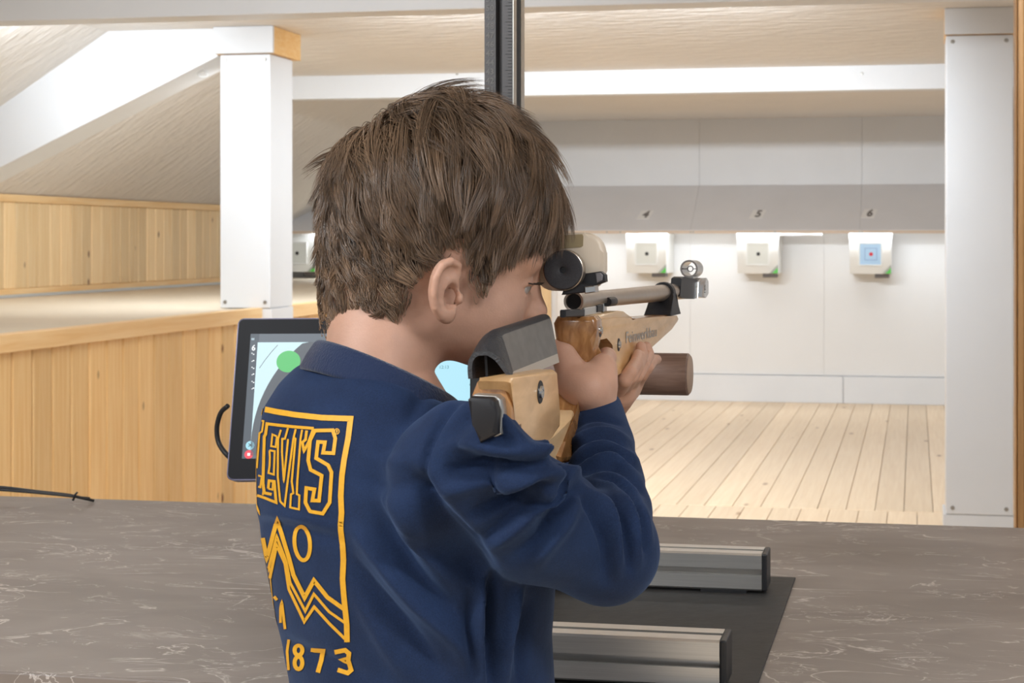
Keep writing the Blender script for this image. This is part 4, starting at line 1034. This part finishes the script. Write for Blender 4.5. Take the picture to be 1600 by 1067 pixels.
def headsdf(p):
    q = w2hl(p); qa = q.copy(); qa[:, 1] = np.abs(qa[:, 1])
    f = skull(q)
    f = smin(f, ell(q, (.030, 0, -.054), (.060, .056, .058)), .02)
    f = smin(f, cone(qa, (.010, .044, -.076), (.062, .016, -.098), .020, .017), .02)     # jaw
    f = smin(f, ell(q, (.070, 0, -.096), (.020, .018, .016)), .015)                       # chin
    f = smin(f, ell(qa, (.050, .037, -.066), (.030, .024, .030)), .014)                   # cheek
    f = smin(f, ell(qa, (.074, .028, -.012), (.012, .026, .012)), .014)                   # brow
    f = smax(f, -ell(qa, (.101, .031, -.034), (.0185, .016, .0105)), .012)                  # eye hollow
    n = chain(q, [(.086, 0, -.022), (.093, 0, -.040), (.1025, 0, -.0565)], [.0065, .0068, .0085], .004)
    n = smin(n, ell(qa, (.0945, .0085, -.0600), (.009, .0062, .0058)), .006)
    f = smin(f, n, .010)
    lid = np.maximum(ell(qa, (.0720, .0310, -.0345), (.0140, .0140, .0140)), .0040-np.abs(qa[:, 2]+.0385)+0*qa[:, 0])
    f = smin(f, smax(lid, .066-qa[:, 0], .002), .003)
    f = smin(f, ell(q, (.0865, 0, -.079), (.010, .021, .0055)), .006); f = smin(f, ell(q, (.0850, 0, -.089), (.010, .019, .006)), .006)
    # ear on each side
    e = qa-np.array((.005, .0735, -.050), np.float32)
    ca, sa = math.cos(.16), math.sin(.16); ex, ez = e[:, 0]*ca+e[:, 2]*sa, -e[:, 0]*sa+e[:, 2]*ca
    # turned out from the skull
    co, so = math.cos(.42), -math.sin(.42); x2, y2 = ex*co+(e[:, 1])*so, -ex*so+e[:, 1]*co
    E3 = np.stack([x2, y2, ez], -1)*1.12
    plate = ell(E3, (-.006, .006, .002), (.0168, .0058, .0285))
    plate = smin(plate, ell(E3, (-.001, .006, -.0215), (.0088, .0055, .0092)), .006)     # lobe
    rim = chain(E3, [(.0085, .006, .0150), (.0060, .009, .0245), (-.003, .0105, .0285), (-.0125, .0112, .0245), (-.0195, .0118, .0120), (-.0205, .0115, -.002), (-.0165, .0105, -.0150), (-.009, .0090, -.0230)], [.0030, .0036, .0038, .0038, .0038, .0036, .0034, .0034])
    bowl = ell(E3, (.001, .0125, -.0045), (.0092, .0115, .0125)); groove = chain(E3, [(.000, .0125, .0185), (-.009, .0135, .0165), (-.0125, .0140, .0050), (-.0120, .0135, -.006)], [.0044, .0042, .0040, .0036])
    ear = smin(plate, rim, .003); ear = smax(ear, -bowl, .003); ear = smax(ear, -groove, .0025)
    ear = smin(ear, ell(E3, (.0095, .0095, -.0065), (.0035, .0042, .0058)), .003)        # tragus
    f = smin(f, ear/1.12, .004)
    nk = cone(q, (-.030, 0, -.055), neck_b, .051, .0455); nk = np.minimum(nk, cone(q, neck_b, neck_c, .0455, .07))
    return smin(f, nk, .022)
print('head')
corner = np.array([hl2w((x, y, z)) for x in (-.12, .125) for y in (-.11, .11) for z in (-.15, .12)]+[Q(560, 680, 1.17), Q(640, 680, 1.33)])
hp, hq = nets(headsdf, corner.min(0)-.005, corner.max(0)+.005, .0017)
hp = relax(hp, hq, 1, .4)
# ------------------------------------------------------------------ hands
def toC(v): v = np.asarray(v, float); return np.array((v[0]*cT+v[1]*sT, -v[0]*sT+v[1]*cT, v[2]-H))
def G(px, py, w):          # place in the photograph that lies on the rifle's side plane w
    s, h = rw(px, py, w); return toC(RF(s, h, w))
def GR(s, h, w): return toC(RF(s, h, w))
def RSP(px, py, s):
    w_, h_ = rs(px, py, s); return GR(s, h_, w_)
sg, hg = rw(905, 600, 0.0)
def hand_r(p):
    f = chain(p, [Q(931, 668, 1.322), Q(928, 640, 1.336), RSP(919, 610, rear_s-.026)], [.0190, .0190, .0200])
    f = smin(f, chain(p, [Q(927, 625, 1.340), RSP(938, 590, rear_s-.010)], [.0190, .0150]), .012)
    f = smin(f, chain(p, [Q(912, 628, 1.336), RSP(900, 600, rear_s-.022), RSP(890, 574, rear_s-.016), RSP(881, 556, rear_s-.012), RSP(862, 543, rear_s-.006)], [.0180, .0165, .0122, .0104, .0085], .006), .008)   # thumb over the back of the grip
    f = smin(f, chain(p, [RSP(937, 600, rear_s-.012), RSP(942.5, 573, rear_s-.004), GR(s_at(948, 556, .018), rw(948, 558, .018)[1], .018), GR(s_at(950, 552, .012)+.012, rw(948, 556, .0)[1]-.004, .004)], [.0145, .0108, .0082, .0062], .006), .006)   # index to the trigger
    for i in range(3):     # three fingers close round the front of the grip
        h = rw(930, 592+i*17, .02)[1]; s = s_at(936-i*5, 600, .02)
        f = smin(f, chain(p, [RSP(940-i*3, 604+i*11, rear_s-.010), GR(s+.004, h, .0235), GR(s+.026, h, .018), GR(s+.032, h, .000), GR(s+.018, h+.001, -.018)], [.0125, .0092, .0085, .0078, .0068]), .005)
    return f
lo = Q(930, 665, 1.3324)
a_ = np.array([Q(855, 535, 1.3277), Q(975, 690, 1.3090), Q(975, 535, 1.50), Q(855, 690, 1.3090), GR(sg+.09, hg, -.04)])
rp2, rq2 = nets(hand_r, a_.min(0)-.01, a_.max(0)+.01, .0016)
FG = [([(966, 608, .006), (976, 594, .022), (985, 581, .0275), (994, 566, .0280), (996.5, 553.5, .0262)], [.0088, .0078, .0070, .0064, .0054]),
      ([(972, 607, .003), (986, 588, .024), (995, 574, .0280), (1003, 555, .0280), (1001.5, 541.5, .0262)], [.0092, .0080, .0072, .0066, .0056]),
      ([(980, 606, .000), (994, 586, .024), (1004, 572, .0280), (1013, 554, .0280), (1010, 541.5, .0262)], [.0092, .0080, .0072, .0066, .0056]),
      ([(990, 602, -.004), (1003, 584, .020), (1012, 573, .0265), (1020, 562.5, .0265), (1026, 561.5, .0240)], [.0090, .0078, .0070, .0064, .0056])]
def hand_l(p):
    f = chain(p, [lWR-ldir*.03, lWR, G(966, 613, -.002), G(980, 604, -.004)], [.0195, .0200, .0190, .0150])
    f = smin(f, chain(p, [G(962, 612, -.006), G(985, 597, -.006)], [.0165, .0130]), .010)
    for pts, rd_ in FG: f = smin(f, chain(p, [G(*q) for q in pts], rd_), .0042 if True else 0)
    f = smin(f, chain(p, [G(960, 612, -.012), G(968, 592, -.030), G(985, 572, -.0305), G(1000, 560, -.029)], [.0120, .0095, .0082, .0070]), .006)    # thumb on the far side
    return f
pts = np.array([G(*q) for pp, _ in FG for q in pp]+[lWR-ldir*.03, G(960, 612, -.012), G(1000, 560, -.029), G(968, 592, -.03)])
lp2, lq2 = nets(hand_l, pts.min(0)-.026, pts.max(0)+.024, .0016)
SKIN = [(hp, hq), (relax(rp2, rq2, 1, .4), rq2), (relax(lp2, lq2, 1, .4), lq2)]
bp_, bq_ = join(SKIN)
body = qmesh('body', bp_, bq_, skin_m, person)
# finger nails of the supporting hand
nail_m = mat('nail', (.66, .42, .33), .3)
# eyes, brows, lashes
eye_w = mat('eye_white_shaded', (.40, .36, .34), .25, coat=.3); iris_m = mat('iris', (.06, .035, .02), .2, coat=.5)  # white of the eye darkened in its colour to stand in for shadow
def sphere_pts(c, r, nu=20, nv=14): 
    bm = bmesh.new(); bmesh.ops.create_uvsphere(bm, u_segments=nu, v_segments=nv, radius=r)
    for v in bm.verts: v.co = v.co+Vector(c)
    return bm
hm4 = lambda q: Vector(toW(hl2w(q)).tolist())
for sg_ in (-1, 1):
    bm = sphere_pts(hm4((.0722, .0305*sg_, -.0348)), .0120); ey = bmobj('eye', bm, eye_w, person, smooth=True)
    lathe('iris', [(0, .0124), (.0030, .0122), (.0058, .0108), (.0060, .0100)], hm4((.0722, .0305*sg_, -.0348)), (hm4((1, -.25*sg_ if sg_ < 0 else .1, 0))-hm4((0, 0, 0))), iris_m, ey, 20)
lash_m = mat('lash', (.03, .02, .015), .5); brow_m = mat('brow_hair', (.11, .065, .04), .6)
bm = bmesh.new()
for sg_ in (-1, 1):
    for i in range(34):
        t = i/33; y = sg_*(.026+.018*t); x = .0885-.010*t
        add_tube(bm, spline([hm4((x, y, -.0315)), hm4((x+.0045, y+sg_*.0012, -.0318)), hm4((x+.0075, y+sg_*.0022, -.0290))], 3), [.00045, .0004, .00035, .0003, .0003, .00025, .0001], 4)
bmobj('eyelashes', bm, lash_m, person)['kind'] = 'stuff'
bm = bmesh.new()
for sg_ in (-1, 1):
    for i in range(60):
        t = random.random(); y = sg_*(.012+.036*t); z = -.0145+.006*math.sin(t*2.6)+random.uniform(-.003, .003); x = .0955-.0018*t-.016*t*t
        add_tube(bm, [hm4((x, y, z)), hm4((x-.001, y+sg_*.005, z+.0015))], [.0004, .00015], 3)
bmobj('eyebrows', bm, brow_m, person)['kind'] = 'stuff'
# ------------------------------------------------------------------ hair
print('hair')
SR = np.array((.0965, .0755, .0985)); ZLOW = .195; SC = np.array((-.001, 0, 0))
CROWN = np.array((-.064, .018, .070))
def hair_mask(q):
    """how long the hair is at a place of the scalp (0 = bare), q in head coordinates"""
    x, y, z = q[:, 0], np.abs(q[:, 1]), q[:, 2]
    # hairline height as a function of x: nape, behind the ear, over the ear, sideburn, temple, forehead
    line = np.interp(x, [-.10, -.06, -.042, -.030, -.018, 0.0, .014, .026, .040, .050, .060, .075, .10], [-.088, -.098, -.099, -.078, -.040, -.012, -.012, -.040, -.040, -.008, .020, .034, .038])
    return z-line
def radii(q):
    r = np.broadcast_to(SR, q.shape).copy(); r[:, 2] = np.where(q[:, 2] < 0, ZLOW, SR[2]); return r
def scalp(n):
    v = RNG.normal(size=(n, 3)); v /= np.linalg.norm(v, axis=1)[:, None]; return SC+v*radii(v)
def surf(q, h):            # put points on the scalp (drawn out towards the neck) at height h above it
    d = q-SC; R = radii(d); k = np.linalg.norm(d/R, axis=1)[:, None]; s = SC+d/k
    n = (s-SC)/(R*R); n /= np.linalg.norm(n, axis=1)[:, None]; return s+n*h[:, None], n
def flow(q, n, tw):
    a = q-CROWN; a -= n*(a*n).sum(1)[:, None]; la = np.linalg.norm(a, axis=1)[:, None]; a /= np.maximum(la, 1e-6)
    b = np.cross(n, a)                                            # whorl round the crown
    g = np.array((.25, 0, -1.0)); g = g-n*(n @ g)[:, None]; lg = np.linalg.norm(g, axis=1)[:, None]; g /= np.maximum(lg, .2)
    s = np.clip((.075-q[:, 2])/.08, 0, 1)[:, None]                # the lower, the more it hangs
    f = a*(1-.75*s)+g*(.95*s)+b*(.45*np.exp(-la/.035))
    f = f+b*tw[:, None]; return f/np.linalg.norm(f, axis=1)[:, None]
NP = 10
def grow(roots, length, vol, tw, wav, lift):
    N = len(roots); q = roots.copy(); pts = np.zeros((N, NP, 3)); ds = length/(NP-1)
    q, n = surf(q, np.zeros(N)); pts[:, 0] = q
    for k in range(1, NP):
        t = k/(NP-1)
        f = flow(q, n, tw+wav*math.sin(3.2*t))
        q = q+f*ds[:, None]
        h = vol*(1-(1-t)**2.2)+lift*t*t
        # past the widest place hair hangs free instead of hugging the skull
        qs, n = surf(q, h)
        q, _ = surf(qs, h*0); pts[:, k] = qs
    return pts
def params(q, N):
    m = hair_mask(q); x, z, y = q[:, 0], q[:, 2], np.abs(q[:, 1])
    top = np.clip((z-.0)/.08, 0, 1); front = np.clip((x-.01)/.06, 0, 1)
    L = .034+.026*top+.030*front*np.clip(z/.03, 0, 1)
    low = np.clip(m/.06, 0, 1); L = L*np.where(x < .012, .22+.78*low, .55+.45*low)
    vol = (.0030+.0050*np.clip((z+.06)/.10, 0, 1))*np.where(x < .012, .25+.75*low, .5+.5*low)+.001*front
    vol = vol+.0135*np.clip((z-.035)/.055, 0, 1)*np.clip(1.2-front, .3, 1)+.0025*np.clip((-x-.03)/.05, 0, 1)*np.clip((z+.03)/.06, 0, 1)
    return L, vol
# guide locks
r_ = scalp(9000); r_ = r_[hair_mask(r_) > 0]; NG = min(1150, len(r_)); gr = r_[:NG]
Lg, Vg = params(gr, NG)
tp = np.clip((gr[:, 2]-.01)/.07, 0, 1); tg = RNG.normal(0, 1, NG)*(.22+.40*tp); wg = RNG.normal(0, 1, NG)*(.28+.35*tp); lg_ = np.clip(RNG.normal(0, 1, NG)*(.0020+.0040*tp), -.003, .012)
crn = np.exp(-np.linalg.norm(gr-np.array((-.035, -.01, .09)), axis=1)/.03); lg_ += crn*np.abs(RNG.normal(.005, .008, NG))
gp = grow(gr, Lg*RNG.uniform(.85, 1.2, NG), Vg*RNG.uniform(.75, 1.25, NG), tg, wg, lg_)
# strands gathered to the locks
NSTR = 30000
r_ = scalp(int(NSTR*1.9)); r_ = r_[hair_mask(r_)+RNG.normal(0, .004, len(r_))+RNG.uniform(0, .016, len(r_))*(r_[:, 0] < -.02) > 0][:NSTR]; N = len(r_)
near = np.empty(N, int)
for i in range(0, N, 2000):
    near[i:i+2000] = np.argmin(((r_[i:i+2000, None]-gr[None])**2).sum(2), axis=1)
Ls, Vs = params(r_, N)
own = grow(r_, Ls*RNG.uniform(.7, 1.15, N), Vs*RNG.uniform(.55, 1.15, N), tg[near]+RNG.normal(0, .12, N), wg[near]+RNG.normal(0, .12, N), lg_[near]+RNG.normal(0, .0008, N))
tt = np.linspace(0, 1, NP)
off = (r_-gr[near])
tgt = gp[near]+off[:, None]*(1-.82*tt[None, :, None])
cl_ = (.85*tt**.9)[None, :, None]*RNG.uniform(.45, 1, N)[:, None, None]
st_ = own*(1-cl_)+tgt*cl_
# a few stray hairs that stand away
nf = 260; rf = scalp(6000); rf = rf[(rf[:, 2] > .03) & (hair_mask(rf) > .02)][:nf]; nf = len(rf)
fl = grow(rf, RNG.uniform(.03, .055, nf), np.full(nf, .010), RNG.normal(0, .6, nf), RNG.normal(0, .7, nf), np.abs(RNG.normal(.006, .006, nf)))
ALL = np.concatenate([st_, fl]); N = len(ALL)
rad = np.concatenate([RNG.uniform(.00030, .00046, len(st_)), np.full(nf, .00012)])
W3 = toW(hl2w(ALL))
T = np.gradient(W3, axis=1); T /= np.maximum(np.linalg.norm(T, axis=2), 1e-9)[..., None]
ref = RNG.normal(size=(N, 1, 3)); X = np.cross(T, ref); X /= np.maximum(np.linalg.norm(X, axis=2), 1e-9)[..., None]; Y = np.cross(T, X)
prof = np.interp(tt, [0, .55, 1], [1, .95, .12])
verts = np.zeros((N, NP, 3, 3))
for k in range(3):
    a = 2*math.pi*k/3; verts[:, :, k] = W3+(X*math.cos(a)+Y*math.sin(a))*(rad[:, None]*prof[None])[..., None]
base = np.arange(N)[:, None, None]*NP*3+np.arange(NP-1)[None, :, None]*3; k = np.arange(3)[None, None]; k2 = (k+1) % 3
faces = np.stack([base+k, base+k2, base+3+k2, base+3+k], -1).reshape(-1, 4)
me = bpy.data.meshes.new('hair'); nv = N*NP*3
me.vertices.add(nv); me.vertices.foreach_set('co', verts.reshape(-1)); me.loops.add(faces.size); me.loops.foreach_set('vertex_index', faces.astype(np.int32).ravel())
me.polygons.add(len(faces)); me.polygons.foreach_set('loop_start', np.arange(0, faces.size, 4, dtype=np.int32)); me.update(calc_edges=True); me.shade_smooth()
at = me.attributes.new('tone', 'FLOAT', 'POINT'); lock = RNG.uniform(0, 1, NG)
tone = np.concatenate([lock[near]*.6+RNG.uniform(0, 1, len(near))*.4, np.full(nf, .5)]); at.data.foreach_set('value', np.repeat(tone, NP*3).astype(np.float32))
hm = bpy.data.materials.new('hair_brown'); hm.use_nodes = True; nt = hm.node_tree; b = nt.nodes['Principled BSDF']
b.inputs['Roughness'].default_value = .32; b.inputs['Specular IOR Level'].default_value = .7
an = nt.nodes.new('ShaderNodeAttribute'); an.attribute_name = 'tone'; rp = nt.nodes.new('ShaderNodeValToRGB')
rp.color_ramp.elements[0].color = (.055, .033, .020, 1); rp.color_ramp.elements[1].color = (.30, .185, .11, 1)
nt.links.new(an.outputs['Fac'], rp.inputs[0]); nt.links.new(rp.outputs[0], b.inputs['Base Color'])
hair = link('hair', me, hm, person); hair['label'] = 'short tousled brown hair'; hair['kind'] = 'stuff'
# cap under the strands so that the scalp does not shine through
qh = w2hl(hp.astype(np.float32)); msk = (hair_mask(qh) > .006) & (np.abs(skull(qh.astype(np.float32))) < .004)
fsel = msk[hq].all(1); used = np.unique(hq[fsel]); remap = -np.ones(len(hp), int); remap[used] = np.arange(len(used))
nrm = normals(hp, hq)
qmesh('hair_undercoat', hp[used]+nrm[used]*.0014, remap[hq[fsel]], mat('hair_under', (.035, .021, .014), .7), hair)
# ------------------------------------------------------------------ print on the back of the sweatshirt
print('print')
SW = toW(sp_); bvh = BVHTree.FromPolygons([Vector(v) for v in SW.tolist()], [tuple(f) for f in sq_.tolist()])
print_m = mat('print_yellow', (.72, .36, .015), .6, noise=(250, .10, (1, 1, 1)))
def hit(px, py):
    v = ray(px, py).normalized(); r = bvh.ray_cast(CAMP, v)
    if r[0] is None: return None
    n = r[1]
    if n.dot(v) > 0: n = -n
    if -n.dot(v) < .04: return None
    return r[0]+n*.0007
def stroke(name, pts, wd, closed=False, step=2.5, caster=hit):
    pts = [Vector((a, b)) for a, b in pts]; n0 = len(pts)
    seg = list(zip(pts, pts[1:]+([pts[0]] if closed else []))) if closed else list(zip(pts, pts[1:]))
    L, R = [], []
    dirs = [(b-a).normalized() for a, b in seg]
    out = []
    for i, (a, b) in enumerate(seg):
        m = max(1, int((b-a).length/step))
        for k in range(m):
            p = a+(b-a)*(k/m)
            if k == 0 and (i > 0 or closed):
                d0, d1 = dirs[i-1], dirs[i]; t = (d0+d1)
                t = t.normalized() if t.length > .15 else d1
                nrm_ = Vector((-t.y, t.x)); sc_ = 1/max(nrm_.dot(Vector((-d1.y, d1.x))), .45)
            else: nrm_ = Vector((-dirs[i].y, dirs[i].x)); sc_ = 1
            out.append((p, nrm_*sc_))
    if not closed: out.append((pts[-1], Vector((-dirs[-1].y, dirs[-1].x))))
    V, ok = [], []
    for p, n in out:
        q = [caster(p.x+n.x*wd*c, p.y+n.y*wd*c) for c in (-.5, 0, .5)]
        ok.append(all(x is not None for x in q)); V += [x if x is not None else Vector((0, 0, 0)) for x in q]
    Fs = []; M = len(out)
    for i in range(M if closed else M-1):
        j = (i+1) % M
        if ok[i] and ok[j]:
            if max((V[3*i+c]-V[3*j+c]).length for c in range(3)) > .05: continue
            Fs += [(3*i, 3*j, 3*j+1, 3*i+1), (3*i+1, 3*j+1, 3*j+2, 3*i+2)]
    if not Fs: return
    us = sorted({k for f in Fs for k in f}); mp = {k: i for i, k in enumerate(us)}
    mesh(name, [V[k] for k in us], [tuple(mp[k] for k in f) for f in Fs], print_m, sweat, smooth=True)
c5 = lambda L: [(380+x/4.85, 620+y/4.85) for x, y in L]
c6 = lambda L: [(380+x/3.995, 800+y/3.995) for x, y in L]
stroke('print_frame', c5([(118, 86), (260, 115), (400, 138), (600, 160), (816, 168), (798, 320), (768, 480), (752, 600), (744, 750), (750, 880), (742, 980)])+c6([(612, 60), (612, 110), (624, 200), (628, 300), (624, 420), (632, 520), (640, 600), (650, 700), (652, 810)]), 8.6)
S_ = [(548, 256), (682, 254), (702, 315), (688, 428), (610, 424), (624, 345), (572, 342), (558, 465), (648, 518), (674, 572), (660, 800), (608, 884), (512, 868), (477, 800), (484, 690), (545, 700), (530, 784), (580, 786), (600, 596), (516, 552), (498, 480), (512, 330)]
stroke('print_letter', c5(S_), 5.6, True)
stroke('print_letter', c5([(96, 300), (118, 176), (160, 184), (149, 262), (129, 276), (106, 590), (148, 604), (164, 672), (155, 744)]), 2.9)
stroke('print_letter', c5([(104, 600), (104, 675), (136, 684), (146, 612)]), 3.0)
stroke('print_letter', c5([(88, 738), (170, 765), (256, 800), (242, 640), (202, 634), (196, 694)]), 4.2)
stroke('print_letter', c5([(196, 694), (228, 702), (232, 640)]), 2.9)
stroke('print_letter', c5([(540, 240), (375, 226), (265, 214), (186, 204), (176, 284), (166, 300), (156, 655), (166, 726), (222, 738)]), 4.6)
stroke('print_letter', c5([(262, 300), (252, 380), (218, 374), (228, 285), (262, 300)]), 2.9)
stroke('print_letter', c5([(206, 405), (245, 412), (238, 588), (198, 576), (206, 524), (208, 460), (206, 405)]), 3.1)
stroke('print_letter', c5([(292, 250), (270, 320), (268, 600), (286, 790), (320, 826), (348, 600), (386, 318), (404, 244)]), 3.2)
stroke('print_letter', c5([(345, 236), (322, 318), (302, 318), (300, 420), (314, 640), (336, 420), (346, 320)]), 3.1)
stroke('print_letter', c5([(452, 250), (440, 318), (416, 640), (412, 735), (432, 746), (428, 852), (362, 838), (368, 738), (386, 728), (374, 640), (402, 318), (386, 306)]), 3.2)
stroke('print_letter', c5([(536, 246), (500, 345), (466, 412), (454, 345), (478, 325), (486, 255)]), 4.2)
stroke('print_mark', [(380+(714+17*math.cos(t))/4.85, 620+(263+20*math.sin(t))/4.85) for t in np.linspace(0, 6.283, 16, endpoint=False)], 1.4, True, 1.2)
stroke('print_mark', c5([(710, 273), (710, 253), (718, 255), (718, 262), (711, 264), (719, 273)]), 1.1, False, 1.2)
stroke('print_mountain', c6([(108, 140), (120, 120), (152, 290), (216, 50), (258, 180), (292, 290), (318, 390), (388, 532), (446, 425), (530, 530), (636, 606)]), 6.6)
stroke('print_mountain', c6([(110, 200), (160, 362), (214, 150), (274, 310), (298, 440), (392, 616), (446, 510), (540, 620), (640, 690)]), 4.2)
stroke('print_mountain', c6([(124, 270), (167, 432), (214, 205), (266, 320), (290, 480), (386, 682), (448, 590), (540, 692), (656, 806)]), 4.6)
stroke('print_sun', [(380+(373+48*math.cos(t)+14*math.sin(t)*.6)/3.995, 800+(193+106*math.sin(t))/3.995) for t in np.linspace(0, 6.283, 40, endpoint=False)], 6, True)
stroke('print_digit', c6([(289, 792), (279, 870), (288, 985)]), 4.2)
for cy, ry in ((862, 32), (940, 38)): stroke('print_digit', [(380+(350+24*math.cos(t))/3.995, 800+(cy+ry*math.sin(t))/3.995) for t in np.linspace(0, 6.283, 24, endpoint=False)], 6.4, True, 2)
stroke('print_digit', c6([(426, 858), (502, 864), (492, 925), (470, 1000)]), 7)
stroke('print_digit', c6([(574, 872), (640, 860), (664, 880), (660, 914), (626, 920), (664, 936), (678, 985), (656, 1004), (594, 984)]), 7)
stroke('print_letter', c6([(216, 548), (204, 532), (188, 545), (192, 640), (204, 688), (214, 680)]), 4.6)
stroke('print_letter', c6([(238, 690), (238, 600), (246, 560), (266, 728)]), 4.2); stroke('print_letter', c6([(160, 582), (182, 592)]), 3.1)
stroke('print_letter', c6([(146, 490), (156, 530)]), 2.9)
stroke('print_letter', c6([(236, 770), (226, 742), (208, 748), (212, 800), (228, 832), (234, 822)]), 4.4); stroke('print_letter', c6([(190, 712), (208, 760), (214, 800)]), 4)
# the part of the print that turns away from the photographer: left edge of the frame and of the letters
def plane_hit(q1, u):
    c = np.interp(u, LU[o_], LC[o_]); o = np.array((c, 1.25, u))+Rv*q1-Cv*.4
    r = bvh.ray_cast(Vector(toW(o).tolist()), Vector((toW(Cv)-toW(np.zeros(3))).tolist()))
    return None if r[0] is None else r[0]+(r[1] if r[1].dot(Vector((toW(Cv)-toW(np.zeros(3))).tolist())) < 0 else -r[1])*.0007
k_ = .001
for pts, wd in (([(-88, -148), (-92, -230), (-90, -330)], 5.0), ([(-88, -148), (-62, -146)], 5.0), ([(-80, -168), (-80, -225), (-62, -228)], 4.0), ([(-90, -330), (-70, -300), (-56, -270)], 4.0)):
    stroke('print_frame', [(a, b) for a, b in pts], wd, False, 4, lambda a, b: plane_hit(a*.001, b*.001))
